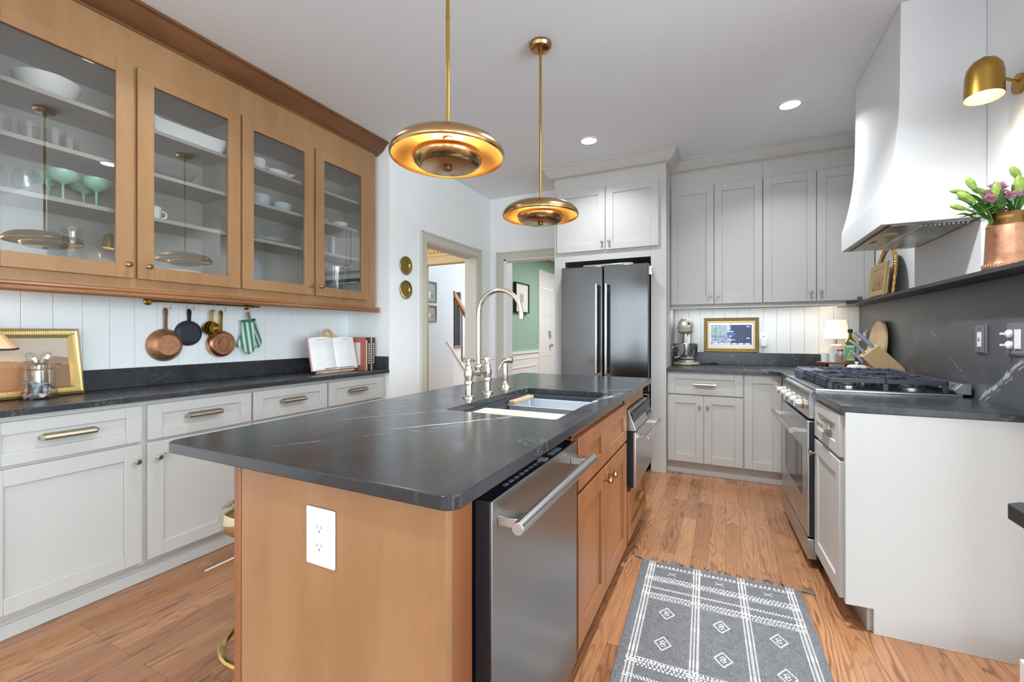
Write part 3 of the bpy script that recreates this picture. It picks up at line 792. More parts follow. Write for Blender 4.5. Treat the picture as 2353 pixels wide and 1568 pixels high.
part(r, 'divider', 'maple3', MB().box(0.70, 0.722, 0.02, 0.66, 0.10, 0.66).box(1.597, 1.60, 0.021, 0.66, 0.10, 0.66).box(0.722, 2.19, 0.021, 0.66, 0.10, 0.115))
for x0, x1, kx in ((0.737, 1.122, 1.082), (1.128, 1.557, 1.168)):
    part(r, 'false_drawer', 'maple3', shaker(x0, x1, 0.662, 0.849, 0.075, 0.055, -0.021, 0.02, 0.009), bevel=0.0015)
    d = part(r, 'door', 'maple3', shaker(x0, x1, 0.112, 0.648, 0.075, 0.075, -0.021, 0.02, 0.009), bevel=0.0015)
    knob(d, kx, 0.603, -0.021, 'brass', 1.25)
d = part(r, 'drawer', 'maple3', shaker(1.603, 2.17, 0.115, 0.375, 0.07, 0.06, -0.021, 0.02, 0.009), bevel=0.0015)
pull(d, 1.885, 0.262, 0.12, -0.021, 'brass_satin')

# worktop with the sink cut-out
SX0, SX1, SY0, SY1 = -0.973, -0.520, 1.412, 2.172
outer = rrect(-1.3734, -0.4363, 0.657, 3.0095, 0.03, 6)
inner = rrect(SX0, SX1, SY0, SY1, 0.012, 6)
solo('worktop', 'large dark soapstone island top with a cut-out for the sink', 'worktop', 'stone_i', MB().ringprism(outer, inner, 0.8855, 0.914), bevel=0.003)
r = thing('sink', 'dark composite workstation sink set under the island top', 'sink', ((SX0 + SX1) / 2, (SY0 + SY1) / 2, 0.66))
hx, hy = (SX1 - SX0) / 2 + 0.012, (SY1 - SY0) / 2 + 0.012
o8 = rrect(-hx, hx, -hy, hy, 0.02); i8 = rrect(-hx + 0.018, hx - 0.018, -hy + 0.018, hy - 0.018, 0.02)
m = MB().ringprism(o8, i8, 0.012, 0.2245).prism(o8, 0.0, 0.0121)
m.box(-hx + 0.018, -hx + 0.034, -hy + 0.02, hy - 0.02, 0.178, 0.196).box(hx - 0.034, hx - 0.018, -hy + 0.02, hy - 0.02, 0.178, 0.196)
part(r, 'basin', 'granite', m, bevel=0.002)
part(r, 'drain', 'steel', MB().cyl(0.045, 0.0115, 0.016, 24), bevel=0.001)
part(r, 'ledge_rail', 'steel', MB().box(-hx + 0.0185, -hx + 0.028, -hy + 0.02, hy - 0.02, 0.1965, 0.200).box(hx - 0.028, hx - 0.0185, -hy + 0.02, hy - 0.02, 0.1965, 0.200))
solo('cutting_board', 'pale maple cutting board lying across the near end of the sink', 'cutting board', 'palewood', MB().prism(rrect(-0.21, 0.21, -0.135, 0.135, 0.012), 0, 0.02), (-0.7465, 1.558, 0.8605), bevel=0.003)
r = thing('drain_tray', 'steel drain tray with a wooden handle at the far end of the sink', 'tray', (-0.7465, 2.03, 0.8605))
m = MB().ringprism(rrect(-0.205, 0.205, -0.125, 0.125, 0.015), rrect(-0.199, 0.199, -0.119, 0.119, 0.012), -0.045, 0.0).prism(rrect(-0.199, 0.199, -0.119, 0.119, 0.012), -0.047, -0.044)
m.box(-0.212, 0.212, 0.121, 0.131, -0.002, 0.002).box(-0.212, 0.212, -0.131, -0.121, -0.002, 0.002).box(-0.212, -0.203, -0.131, 0.131, -0.002, 0.002).box(0.203, 0.212, -0.131, 0.131, -0.002, 0.002)
part(r, 'tray', 'tray', m, bevel=0.001)
part(r, 'handle', wood('handle_wood', (188, 160, 128), (174, 144, 112), (198, 172, 140), 0.5), MB().box(-0.205, -0.170, -0.115, 0.12, 0.003, 0.021), bevel=0.004)

# bridge faucet and side spray
def flange(x, y, r0=0.03): return [(0, 0), (r0, 0), (r0, 0.006), (0.022, 0.009), (0.017, 0.012), (0.017, 0.058), (0.0215, 0.060), (0.0225, 0.068), (0.0215, 0.076), (0.018, 0.078)]
FZ = 0.914
r = thing('faucet', 'polished nickel bridge faucet with a tall gooseneck and cross handles', 'faucet', (-1.058, 1.807, FZ))
for s, yy in ((-1, -0.087), (1, 0.087)):
    part(r, 'valve', 'nickel', MB().lathe(flange(0, 0) + [(0.0185, 0.085), (0.0225, 0.10), (0.0215, 0.125), (0.016, 0.134), (0.0165, 0.146), (0.011, 0.150), (0.009, 0.165), (0, 0.167)], 24, T(0, yy, 0)))
    h = MB(); a = 0.35 * s
    for k in range(2):
        c, sn = math.cos(a + k * PI/2) * 0.036, math.sin(a + k * PI/2) * 0.036
        h.tube([(-c, yy - sn, 0.171), (-c * 0.6, yy - sn * 0.6, 0.171), (c * 0.6, yy + sn * 0.6, 0.171), (c, yy + sn, 0.171)], [0.0072, 0.0055, 0.0055, 0.0072], 10)
    h.lathe([(0, 0.162), (0.011, 0.164), (0.011, 0.177), (0.006, 0.181), (0, 0.182)], 16, T(0, yy, 0))
    part(r, 'handle', 'nickel', h)
part(r, 'bridge', 'nickel', MB().tube([(0, -0.085, 0.108), (0, -0.02, 0.108), (0, 0, 0.108), (0, 0.02, 0.108), (0, 0.085, 0.108)], [0.011, 0.011, 0.016, 0.011, 0.011], 16).lathe([(0, 0.10), (0.016, 0.108), (0.016, 0.124), (0.019, 0.130), (0.021, 0.138), (0.019, 0.146), (0.014, 0.150), (0, 0.151)], 24))
pts = [(0, 0, 0.148), (0, 0, 0.26), (0, 0, 0.372)] + [(0.112 - 0.112 * math.cos(t), 0, 0.385 + 0.112 * math.sin(t)) for t in [PI * i / 14 for i in range(0, 14)]] + [(0.223, 0, 0.375)]
pts = pts[:-1] + [(0.224, -0.001, 0.384)]
part(r, 'spout', 'nickel', MB().tube(pts, 0.0108, 16).cyl(0.0135, 0.362, 0.388, 18, T(0.224, 0, 0)))
r = thing('side_spray', 'polished nickel side spray standing beside the gooseneck faucet', 'faucet sprayer', (-1.062, 2.096, FZ))
part(r, 'base', 'nickel', MB().lathe([(0, 0), (0.034, 0), (0.034, 0.004), (0.027, 0.010), (0.02, 0.022), (0.014, 0.032), (0.014, 0.040), (0, 0.04)], 24))
part(r, 'handle', 'nickel', MB().lathe([(0, 0.038), (0.012, 0.040), (0.0145, 0.07), (0.0155, 0.13), (0.013, 0.137), (0, 0.14)], 20))
part(r, 'spray_head', 'nickel', MB().tube([(-0.012, -0.004, 0.138), (0.0, 0, 0.148), (0.024, 0.004, 0.153), (0.040, 0.008, 0.153)], [0.012, 0.015, 0.0165, 0.0175], 16))
part(r, 'trigger', 'nickel', MB().tube([(-0.010, -0.004, 0.14), (-0.028, -0.008, 0.118), (-0.031, -0.009, 0.100)], [0.004, 0.005, 0.004], 8))

# ---------------- dishwasher
r = thing('dishwasher', 'stainless dishwasher with a long bar handle at the near end of the island', 'dishwasher', (-0.45, 0.826, 0), PI/2)
w = 0.596
part(r, 'tub', 'black', MB().box(0.002, w - 0.002, 0.045, 0.58, 0.09, 0.87))
part(r, 'toe_panel', 'black', MB().box(0, w, 0.06, 0.5, 0, 0.092))
d = part(r, 'door', 'navy', MB().box(0, w, 0.003, 0.045, 0.105, 0.846), bevel=0.003)
part(d, 'front_panel', 'dwsteel', MB().box(0.0, w, 0.0, 0.0035, 0.105, 0.846), bevel=0.0012)
cs = MB()
for k in range(9): cs.box(0.10 + k * 0.03, 0.118 + k * 0.03, 0.018, 0.026, 0.8462, 0.8475)
for k in range(4): cs.box(0.40 + k * 0.022, 0.412 + k * 0.022, 0.014, 0.03, 0.8462, 0.8485)
part(d, 'control_buttons', P('grey_key', (120, 126, 136), 0.4), cs)
part(d, 'vent', 'silver', MB().box(0.33, 0.36, 0.010, 0.034, 0.8462, 0.848))
h = MB().tube([(0.004, -0.058, 0.797), (w - 0.004, -0.058, 0.797)], 0.0145, 20)
for xx in (0.045, w - 0.045): h.box(xx - 0.02, xx + 0.02, -0.058, 0.0, 0.786, 0.808)
part(r, 'handle', 'steel', h, bevel=0.0015)
part(r, 'badge', 'chrome', MB().box(w - 0.13, w - 0.05, -0.002, 0.001, 0.828, 0.834))

# ---------------- microwave drawer
r = thing('microwave_drawer', 'stainless microwave drawer with bar handle at the far end of the island', 'microwave', (-0.43, 2.325, 0), PI/2)
w = 0.562
part(r, 'body', 'black', MB().box(0.004, w - 0.004, 0.001, 0.50, 0.402, 0.795), bevel=0.002)
part(r, 'control_panel', 'steel_front', MB().prism([(-0.012, 0.705), (0.022, 0.800), (0.045, 0.800), (0.045, 0.70), (-0.012, 0.70)], 0, w, 'x'), bevel=0.0015)
part(r, 'display', 'blackglass', MB().prism([(-0.0125, 0.712), (0.0185, 0.798), (0.0195, 0.7975), (-0.0115, 0.711)], 0.40, w - 0.01, 'x'))
d = part(r, 'drawer_front', 'steel', MB().box(0, w, -0.012, 0.001, 0.405, 0.693), bevel=0.002)
h = MB().tube([(0.02, -0.062, 0.665), (w - 0.02, -0.062, 0.665)], 0.012, 18)
for xx in (0.06, w - 0.06): h.box(xx - 0.014, xx + 0.014, -0.062, -0.011, 0.655, 0.675)
part(d, 'handle', 'chrome', h, bevel=0.001)

# ---------------- outlet on the island end
r = thing('wall_outlet', 'white duplex outlet on the near end of the island', 'outlet', (-0.8405, 0.7195, 0.737))
part(r, 'cover_plate', 'white', MB().prism(rrect(-0.046, 0.046, -0.067, 0.067, 0.004), -0.006, 0, 'y'), bevel=0.003)
for z in (0.021, -0.021):
    f = part(r, 'receptacle', 'porcelain', MB().prism(rrect(-0.017, 0.017, z - 0.0145, z + 0.0145, 0.010), -0.0075, -0.0055, 'y'), bevel=0.0006)
    part(f, 'slots', P('slot_grey', (96, 96, 96), 0.7), MB().box(-0.0075, -0.0058, -0.0078, -0.007, z, z + 0.008).box(0.0058, 0.0075, -0.0078, -0.007, z, z + 0.007).cyl(0.0024, 0, 0.0008, 10, T(0, -0.007, z - 0.0065) @ FRONT))

# ---------------- bar stool
r = thing('bar_stool', 'polished gold bar stool half hidden behind the island', 'stool', (-1.315, 0.965, 0), 0.3)
part(r, 'seat', P('gold_shell', (206, 192, 156), 0.12, 1.0), MB().lathe([(0, 0.56), (0.07, 0.562), (0.13, 0.578), (0.163, 0.605), (0.172, 0.635), (0.164, 0.662), (0.138, 0.672), (0.09, 0.655), (0, 0.65)], 40))
part(r, 'post', 'chrome', MB().cyl(0.03, 0.02, 0.40, 20).cyl(0.02, 0.40, 0.55, 20))
part(r, 'foot_ring', P('gold_tube', (196, 170, 104), 0.15, 1.0), MB().tube([(0.165 * math.cos(2 * PI * i / 32), 0.165 * math.sin(2 * PI * i / 32), 0.225) for i in range(32)], 0.012, 10, True).tube([(0, 0, 0.225), (0.16, 0, 0.225)], 0.009, 8))
part(r, 'base', P('gold_base', (206, 192, 156), 0.4, 0.4), MB().lathe([(0, 0), (0.215, 0), (0.215, 0.006), (0.19, 0.012), (0.05, 0.03), (0.032, 0.05), (0, 0.05)], 40))
part(r, 'lever', 'chrome', MB().tube([(0, 0, 0.52), (-0.09, -0.06, 0.505), (-0.17, -0.12, 0.475)], 0.005, 8))

# ================================================================ range
r = thing('range', 'stainless gas range with black cast iron grates against the right wall', 'stove', (0.350, 3.462, 0), RZ)
w = 0.772
part(r, 'body', 'navy', MB().box(0, w, 0.036, 0.60, 0.045, 0.77), bevel=0.002)
part(r, 'control_panel', 'steel_front', MB().prism([(0.0, 0.772), (0.0, 0.885), (0.012, 0.907), (0.035, 0.915), (0.60, 0.915), (0.60, 0.772)], 0, w, 'x'), bevel=0.002)
ck = part(r, 'cooktop', 'steel_front', MB().box(0, w, 0.03, 0.60, 0.9152, 0.926), bevel=0.003)
part(ck, 'burner_pan', 'navy', MB().box(0.03, w - 0.02, 0.075, 0.56, 0.9262, 0.928))
for bx, by, rr in ((0.14, 0.20, 0.042), (0.14, 0.46, 0.036), (0.63, 0.20, 0.036), (0.63, 0.46, 0.042), (0.385, 0.33, 0.05)):
    b = part(ck, 'burner', 'steel', MB().cyl(rr * 1.25, 0.928, 0.938, 24, T(bx, by, 0)))
    part(b, 'burner_cap', 'iron', MB().lathe([(0, 0.938), (rr, 0.938), (rr, 0.948), (rr * 0.85, 0.952), (0, 0.953)], 24, T(bx, by, 0)))
for gx0, gx1 in ((0.262, 0.508), (0.512, 0.758)):
    g = MB(); gy0, gy1 = 0.085, 0.555; z0, z1 = 0.962, 0.984
    for a in (gx0, gx1 - 0.014):
        g.box(a, a + 0.014, gy0, gy1, z0, z1)
        for yy in (gy0, (gy0 + gy1) / 2 - 0.01, gy1 - 0.02): g.box(a, a + 0.014, yy, yy + 0.02, 0.928, z0)
    for b in (gy0, (gy0 + gy1) / 2 - 0.007, gy1 - 0.014): g.box(gx0, gx1, b, b + 0.014, z0, z1)
    cx = (gx0 + gx1) / 2
    for cy in (gy0 + 0.125, gy1 - 0.125):
        for q in range(8):
            a = PI/4 * q + (0 if q % 2 == 0 else 0.0)
            r0, r1 = (0.030, 0.112) if q % 2 == 0 else (0.045, 0.135)
            g.prism([(r0, z0 + 0.010), (r0, z1 + 0.006), (r1, z1 + 0.004), (r1, z0 - 0.010)], -0.0045, 0.0045, 'y', T(cx, cy, 0) @ R(a, 'Z'))
    for k in range(5): g.box(gx0 + 0.03 + k * 0.04, gx0 + 0.046 + k * 0.04, gy0 - 0.008, gy0 + 0.03, 0.93, z0 + 0.012)
    part(r, 'grate', 'iron', g, bevel=0.002)
g = MB(); gx0, gx1, gy0, gy1 = 0.014, 0.256, 0.075, 0.575
g.box(gx0, gx1, gy0 + 0.12, gy1, 0.962, 0.970).box(gx0, gx0 + 0.01, gy0, gy1, 0.944, 0.990).box(gx1 - 0.01, gx1, gy0, gy1, 0.944, 0.982).box(gx0, gx1, gy1 - 0.01, gy1, 0.944, 0.992).box(gx0, gx1, gy0, gy0 + 0.12, 0.958, 0.984)
for k in range(9): g.box(gx0 - 0.004 + 0.02, gx0 + 0.008, gy0 + 0.07 + k * 0.05, gy0 + 0.095 + k * 0.05, 0.985, 0.993)
for k in range(6): g.box(gx1 - 0.012, gx1 + 0.0015, gy0 + 0.09 + k * 0.075, gy0 + 0.115 + k * 0.075, 0.976, 0.986)
for k in range(6): g.box(gx0 + 0.012 + k * 0.037, gx0 + 0.030 + k * 0.037, gy0 - 0.014, gy0 + 0.004, 0.929, 0.976)
for yy in (gy0 + 0.02, gy1 - 0.04): g.box(gx0 + 0.01, gx0 + 0.03, yy, yy + 0.02, 0.928, 0.96).box(gx1 - 0.03, gx1 - 0.01, yy, yy + 0.02, 0.928, 0.96)
part(r, 'griddle', 'iron2', g, bevel=0.003, label='blue-grey griddle plate with raised rim')
bg = MB().prism([(0.582, 0.9262), (0.566, 0.945), (0.596, 0.975), (0.628, 0.975), (0.628, 0.9262)], 0, w, 'x')
bp = part(r, 'back_guard', 'steel_front', bg, bevel=0.001)
v = MB(); tl = math.atan2(0.03, 0.03)
for k in range(34): v.box(-0.0035, 0.0035, -0.0145, 0.0145, -0.0006, 0.0006, T(0.05 + k * 0.0205, 0.581, 0.9602) @ R(PI/4, 'X'))
part(bp, 'vent_slots', 'black', v)
d = part(r, 'oven_door', 'steel_front', MB().box(0, w, -0.006, 0.036, 0.165, 0.758), bevel=0.003)
part(d, 'door_edge', 'navy', MB().box(w - 0.0005, w + 0.0012, 0.002, 0.035, 0.168, 0.755))
part(d, 'oven_window', 'blackglass', MB().box(0.13, 0.64, -0.0075, 0.0, 0.34, 0.60), bevel=0.001)
h = MB().tube([(0.05, -0.068, 0.692), (w - 0.05, -0.068, 0.692)], 0.0125, 18)
for xx in (0.10, w - 0.10): h.box(xx - 0.012, xx + 0.012, -0.068, -0.005, 0.682, 0.702)
part(d, 'handle', 'steel', h, bevel=0.001)
part(r, 'bottom_drawer', 'steel_front', MB().box(0, w, -0.004, 0.036, 0.05, 0.152), bevel=0.002)
part(r, 'badge', 'chrome', MB().box(0.30, 0.47, -0.008, -0.004, 0.185, 0.21))
part(r, 'leg', 'black', MB().cyl(0.018, 0, 0.046, 14, T(0.04, 0.08, 0)))
part(r, 'leg', 'black', MB().cyl(0.018, 0, 0.046, 14, T(w - 0.04, 0.08, 0)))
for k in range(5):
    x = 0.088 + k * 0.149
    kb = part(r, 'knob', 'steel', MB().lathe([(0, 0), (0.027, 0), (0.027, 0.010), (0.0225, 0.013), (0.0225, 0.044), (0.020, 0.048), (0, 0.048)], 24, T(x, 0.0, 0.838) @ FRONT))
    part(kb, 'knob_ring', 'brass_satin', MB().lathe([(0.0235, 0.0115), (0.0285, 0.0115), (0.0285, 0.016), (0.0235, 0.016)], 24, T(x, 0, 0.838) @ FRONT))
    part(kb, 'grip', 'steel', MB().box(x - 0.005, x + 0.005, -0.053, -0.044, 0.818, 0.858), bevel=0.001)

# ---------------- hood
HY0, HY1 = 2.685, 3.485
prof = [(1.0485, 1.735), (0.677, 1.735), (0.677, 1.852)]
prof += [(p.x, p.z) for p in spline([(0.677, 0, 1.852), (0.702, 0, 1.95), (0.726, 0, 2.08), (0.741, 0, 2.22), (0.747, 0, 2.36)], 6)][1:]
prof += [(0.752, H - 0.002), (1.0485, H - 0.002)]
r = thing('range_hood', 'white plaster range hood with a flared skirt over the range', 'range hood', (0.86, 3.085, 1.735))
hm = MB().prism([(a - 0.86, b - 1.735) for a, b in prof], HY0 - 3.085, HY1 - 3.085, 'y')
part(r, 'shell', P('hood_plaster', (228, 228, 229), 0.6), hm, smooth=28)
ln = part(r, 'liner', 'steel_front', MB().box(-0.135, 0.165, -0.365, 0.365, -0.006, 0.0), bevel=0.002)
part(ln, 'slot', 'black', MB().box(-0.150, -0.138, -0.36, 0.36, -0.004, 0.0005))
f = MB()
for k in range(11): f.box(-0.02 + k * 0.0165, -0.009 + k * 0.0165, -0.34, 0.34, -0.014, -0.0055)
part(ln, 'baffle_filter', 'steel', f, bevel=0.002)
for yy in (-0.15, 0.15): part(ln, 'hood_light', 'porcelain', MB().cyl(0.03, -0.008, -0.0055, 20, T(-0.08, yy, 0)))
part(ln, 'switches', 'black', MB().box(-0.11, -0.09, 0.04, 0.10, -0.0075, -0.0055))
struct('trim_11', 'wall', MB().box(1.036, 1.052, 2.70, 3.47, 1.456, 1.73))

# ================================================================ lamps
def pendant(x, y, label, group):
    zr = 1.852
    r = thing('pendant_light', label, 'pendant light', (x, y, zr), 0, group)
    sh = [(0.0, 0.070), (0.03, 0.070), (0.08, 0.0675), (0.125, 0.0605), (0.160, 0.0505), (0.186, 0.036), (0.201, 0.019), (0.207, 0.004), (0.2055, -0.005), (0.202, -0.009)]
    part(r, 'shade', 'brass', MB().lathe(sh + [(0.200, -0.008), (0.2025, 0.003)], 72))
    part(r, 'shade_lining', 'brass_in', MB().lathe([(0.2005, -0.0075), (0.2035, 0.003), (0.198, 0.017), (0.183, 0.034), (0.158, 0.048), (0.124, 0.0575), (0.08, 0.0645), (0.02, 0.067)], 72), label='bright golden inside of the shade')
    bw = [(0.0, -0.040), (0.094, -0.040), (0.108, -0.0355), (0.120, -0.023), (0.1265, -0.007), (0.125, 0.004), (0.119, 0.010)]
    b = part(r, 'bowl', 'brass', MB().lathe(bw + [(0.117, 0.008), (0.122, 0.002), (0.123, -0.007), (0.117, -0.021), (0.106, -0.032), (0.093, -0.036), (0, -0.036)], 64))
    part(b, 'finial', 'brass_dark', MB().lathe([(0, -0.052), (0.014, -0.052), (0.0155, -0.050), (0.0155, -0.046), (0.013, -0.044), (0.013, -0.039), (0, -0.039)], 24))
    part(r, 'rod', 'brass_satin', MB().cyl(0.0068, 0.06, H - zr - 0.02, 16).cyl(0.0125, 0.06, 0.072, 20).cyl(0.0078, 0.50, 0.506, 16))
    part(r, 'canopy', 'brass', MB().lathe([(0, H - zr - 0.034), (0.042, H - zr - 0.034), (0.055, H - zr - 0.028), (0.062, H - zr - 0.014), (0.060, H - zr - 0.001), (0, H - zr - 0.001)], 32).lathe([(0, H - zr - 0.05), (0.014, H - zr - 0.05), (0.012, H - zr - 0.034), (0, H - zr - 0.034)], 18))
    for k in range(3):
        a = 2 * PI * k / 3 + 1.2
        part(r, 'bulb', emis('warm_bulb', (255, 214, 140), 14), MB().ball((0.062 * math.cos(a), 0.062 * math.sin(a), 0.020), 0.020, 0.020, 0.022, 14, 8))
    l = bpy.data.lights.new('pendant_glow', 'POINT'); l.energy = 4.2; l.color = (1.0, 0.85, 0.60); l.shadow_soft_size = 0.02
    o = bpy.data.objects.new('pendant_glow', l); o.location = (x, y, zr + 0.022); COL.objects.link(o)
pendant(-0.905, 1.326, 'brass saucer pendant hanging over the near part of the island, the larger in view', 'brass pendants over the island')
pendant(-0.905, 2.212, 'brass saucer pendant farther along the island, with its canopy in view', 'brass pendants over the island')

def downlight(x, y, label, power=8.5):
    r = thing('recessed_light', label, 'ceiling light', (x, y, H), 0, 'recessed ceiling lights')
    part(r, 'trim_ring', 'white', MB().lathe([(0.060, -0.001), (0.062, -0.006), (0.080, -0.003), (0.082, 0.0), (0.060, 0.0)], 36))
    part(r, 'lens', emis('downlight_lens', (255, 250, 240), 9), MB().cyl(0.061, -0.004, -0.001, 32))
    l = bpy.data.lights.new('downlight', 'AREA'); l.shape = 'DISK'; l.size = 0.11; l.energy = power; l.color = (0.92, 0.985, 1.03); l.spread = math.radians(125)
    o = bpy.data.objects.new('downlight', l); o.location = (x, y, H - 0.012); COL.objects.link(o)
downlight(-1.002, 3.491, 'round recessed ceiling light in front of the refrigerator')
downlight(0.40, 3.547, 'round recessed ceiling light nearest the range hood')

downlight(-0.05, 2.02, 'added recessed ceiling light, out of view over the rug', 34)  # this and the next three: unseen lights added to brighten the room
downlight(0.50, 0.80, 'added recessed ceiling light, out of view over the peninsula', 1.0)
downlight(-1.95, 1.20, 'added recessed ceiling light, out of view in front of the glass cabinets', 7)
downlight(-1.0, -0.6, 'added recessed ceiling light, out of view behind the near end of the island', 9)
# wall sconce
r = thing('wall_sconce', 'satin brass dome sconce on the white wall beside the hood', 'wall lamp', (1.049, 2.43, 2.195))
sh = [(0.0, 0.086), (0.020, 0.083), (0.039, 0.070), (0.052, 0.047), (0.0575, 0.015), (0.0590, -0.078)]
A = T(-0.115, -0.02, 0.035) @ R(math.radians(3), 'Y') @ R(math.radians(-6), 'X')
part(r, 'shade', 'brass_satin', MB().lathe(sh + [(0.0575, -0.078)], 48, A))
part(r, 'shade_lining', P('white_gold_lining', (240, 222, 176), 0.5), MB().lathe([(0.0578, -0.077), (0.0560, 0.015), (0.050, 0.046), (0.037, 0.068), (0.0, 0.081)], 48, A), label='pale inside of the shade')
part(r, 'finial', 'brass_satin', MB().lathe([(0, 0.084), (0.008, 0.085), (0.008, 0.092), (0, 0.095)], 16, A))
part(r, 'arm', 'brass_satin', MB().tube([(-0.058, -0.012, 0.030), (-0.03, -0.006, 0.016), (0.0, 0.0, 0.0)], 0.0055, 12))
part(r, 'back_plate', 'brass_satin', MB().cyl(0.038, -0.001, 0.014, 32, R(-PI/2, 'Y')))
part(r, 'bulb', emis('sconce_bulb', (255, 240, 205), 12), MB().ball((0, 0, -0.020), 0.024, 0.024, 0.034, 16, 10, A))
l = bpy.data.lights.new('sconce_glow', 'SPOT'); l.energy = 1.6; l.color = (1.0, 0.88, 0.68); l.spot_size = 2.3; l.spot_blend = 0.7; l.shadow_soft_size = 0.03
o = bpy.data.objects.new('sconce_glow', l); o.location = (0.925, 2.41, 2.165); COL.objects.link(o)
# ================================================================ crockery behind the glass doors
CX = -2.755
def cup_glass(r0, r1, h, t=0.0022, foot=0.006):
    return [(0, 0), (r0, 0), (r0 + (r1 - r0) * 0.3, h * 0.3), (r1, h), (r1 - t, h), (r0 + (r1 - r0) * 0.3 - t, h * 0.3), (r0 - t, foot), (0, foot)]
solo('serving_bowl', 'white oval serving bowl on the top shelf of the first glass cabinet', 'bowl', 'porcelain', MB().lathe([(0, 0), (0.06, 0), (0.092, 0.025), (0.108, 0.072), (0.112, 0.082), (0.105, 0.079), (0.088, 0.028), (0, 0.010)], 40, None, 1.05, 1.0), (CX, 0.86, 2.2645))
tm = MB().lathe(cup_glass(0.030, 0.036, 0.092), 24)
t0 = solo('tumbler', 'clear tumbler at the left end of the second shelf', 'glass', 'glass', tm, (CX, 0.715, 2.0405), group='tumblers on the second shelf')
dup(t0, (CX + 0.01, 0.800, 2.0405), 'clear tumbler left of the reflected pendant rod, second shelf')
dup(t0, (CX + 0.015, 0.882, 2.0405), 'clear tumbler right of the reflected pendant rod, second shelf')
dup(t0, (CX - 0.06, 0.955, 2.0405), 'clear tumbler farthest right and set back on the second shelf')
wg = MB().lathe([(0, 0), (0.024, 0), (0.040, 0.022), (0.047, 0.05), (0.044, 0.085), (0.036, 0.115), (0.0345, 0.115), (0.0425, 0.085), (0.045, 0.05), (0.038, 0.024), (0, 0.006)], 32)
w0 = solo('wine_glass', 'clear stemless wine glass beside the mint coupes', 'glass', 'glass', wg, (CX, 0.795, 1.8105), group='stemless glasses on the third shelf')
dup(w0, (CX, 0.690, 1.8105), 'clear stemless wine glass cut by the left edge of the picture')
cp_ = MB().lathe([(0, 0), (0.034, 0), (0.034, 0.002), (0.008, 0.008), (0.0045, 0.02), (0.005, 0.085), (0.012, 0.094), (0.036, 0.102), (0.051, 0.122), (0.054, 0.148), (0.052, 0.148), (0.048, 0.124), (0.034, 0.106), (0, 0.100)], 36)
c0 = solo('coupe', 'mint green stemmed coupe, the front one next to the stemless glass', 'glass', 'mint', cp_, (CX, 0.912, 1.8105), group='mint coupes on the third shelf')
dup(c0, (CX - 0.10, 0.895, 1.8105), 'mint green stemmed coupe behind the one next to the stemless glass')
dup(c0, (CX, 1.032, 1.8105), 'mint green stemmed coupe, the front one by the cabinet door stile')
dup(c0, (CX - 0.10, 1.020, 1.8105), 'mint green stemmed coupe behind the one by the door stile')
r = thing('glass_jug', 'clear glass jug on the cabinet floor below the coupes', 'jug', (CX, 0.945, 1.5005))
part(r, 'body', 'glass', MB().lathe([(0, 0), (0.05, 0), (0.058, 0.02), (0.054, 0.07), (0.036, 0.13), (0.032, 0.16), (0.044, 0.205), (0.042, 0.205), (0.030, 0.16), (0.034, 0.13), (0.052, 0.07), (0.055, 0.02), (0, 0.006)], 32))
part(r, 'handle', 'glass', MB().tube(spline([(0, 0.034, 0.15), (0, 0.075, 0.135), (0, 0.10, 0.09), (0, 0.09, 0.045), (0, 0.056, 0.03)], 6), 0.006, 10))
def ruffle(L, W, h, n=64, amp=0.013):
    m = MB(); rings = []
    for sc, z, am in ((0.80, 0.0, 0), (0.90, h * 0.45, amp * 0.4), (1.0, h, amp), (0.965, h, amp), (0.86, h * 0.45, amp * 0.4), (0.77, 0.008, 0)):
        ring = []
        base = rrect(-W/2, W/2, -L/2, L/2, min(W, L) * 0.22, n // 4)
        for i, (a, b) in enumerate(base):
            d = 1 + am / (W/2) * math.sin(i * 2 * PI / len(base) * 16)
            ring.append((a * sc * d, b * (1 - (1 - sc) * W / L) * d, z))
        rings.append(ring)
    k = len(rings[0]); m.v = [p for q in rings for p in q]
    for i in range(len(rings) - 1):
        for j in range(k): m.f.append((i*k + j, i*k + (j+1) % k, (i+1)*k + (j+1) % k, (i+1)*k + j))
    m.f.append(tuple(range(k))); m.f.append(tuple(range((len(rings)-1)*k, len(rings)*k)))
    return m
solo('baking_dish', 'long white ruffled baking dish on the top shelf', 'dish', 'porcelain', ruffle(0.40, 0.17, 0.085), (CX, 1.408, 2.2645))
solo('glass_bowl', 'clear flared glass bowl on the second shelf behind the second door', 'bowl', 'glass', MB().lathe([(0, 0), (0.05, 0), (0.072, 0.03), (0.102, 0.078), (0.108, 0.082), (0.100, 0.080), (0.069, 0.032), (0, 0.006)], 14), (CX, 1.375, 2.0405), smooth=10)
r = thing('mug', 'white handled cup at the left edge of the second door, third shelf', 'cup', (CX, 1.262, 1.8105))
part(r, 'body', 'porcelain', MB().lathe(cup_glass(0.036, 0.042, 0.075, 0.004), 28))
part(r, 'handle', 'porcelain', MB().tube(spline([(0, 0.040, 0.062), (0, 0.064, 0.055), (0, 0.064, 0.030), (0, 0.036, 0.018)], 6), 0.005, 8))
pl_ = MB().lathe([(0, 0), (0.075, 0), (0.082, 0.004), (0.134, 0.015), (0.134, 0.018), (0.08, 0.009), (0, 0.007)], 48)
p0 = solo('dinner_plate', 'white dinner plate at the bottom of the stack behind the second door', 'plate', 'porcelain', pl_, (CX - 0.03, 1.385, 1.5005), group='stacked white dinner plates')
dup(p0, (CX - 0.03, 1.387, 1.5125), 'white dinner plate second from the bottom of the stack')
dup(p0, (CX - 0.03, 1.384, 1.5245), 'white dinner plate third from the bottom of the stack')
dup(p0, (CX - 0.03, 1.386, 1.5365), 'white dinner plate on top of the stack behind the second door')
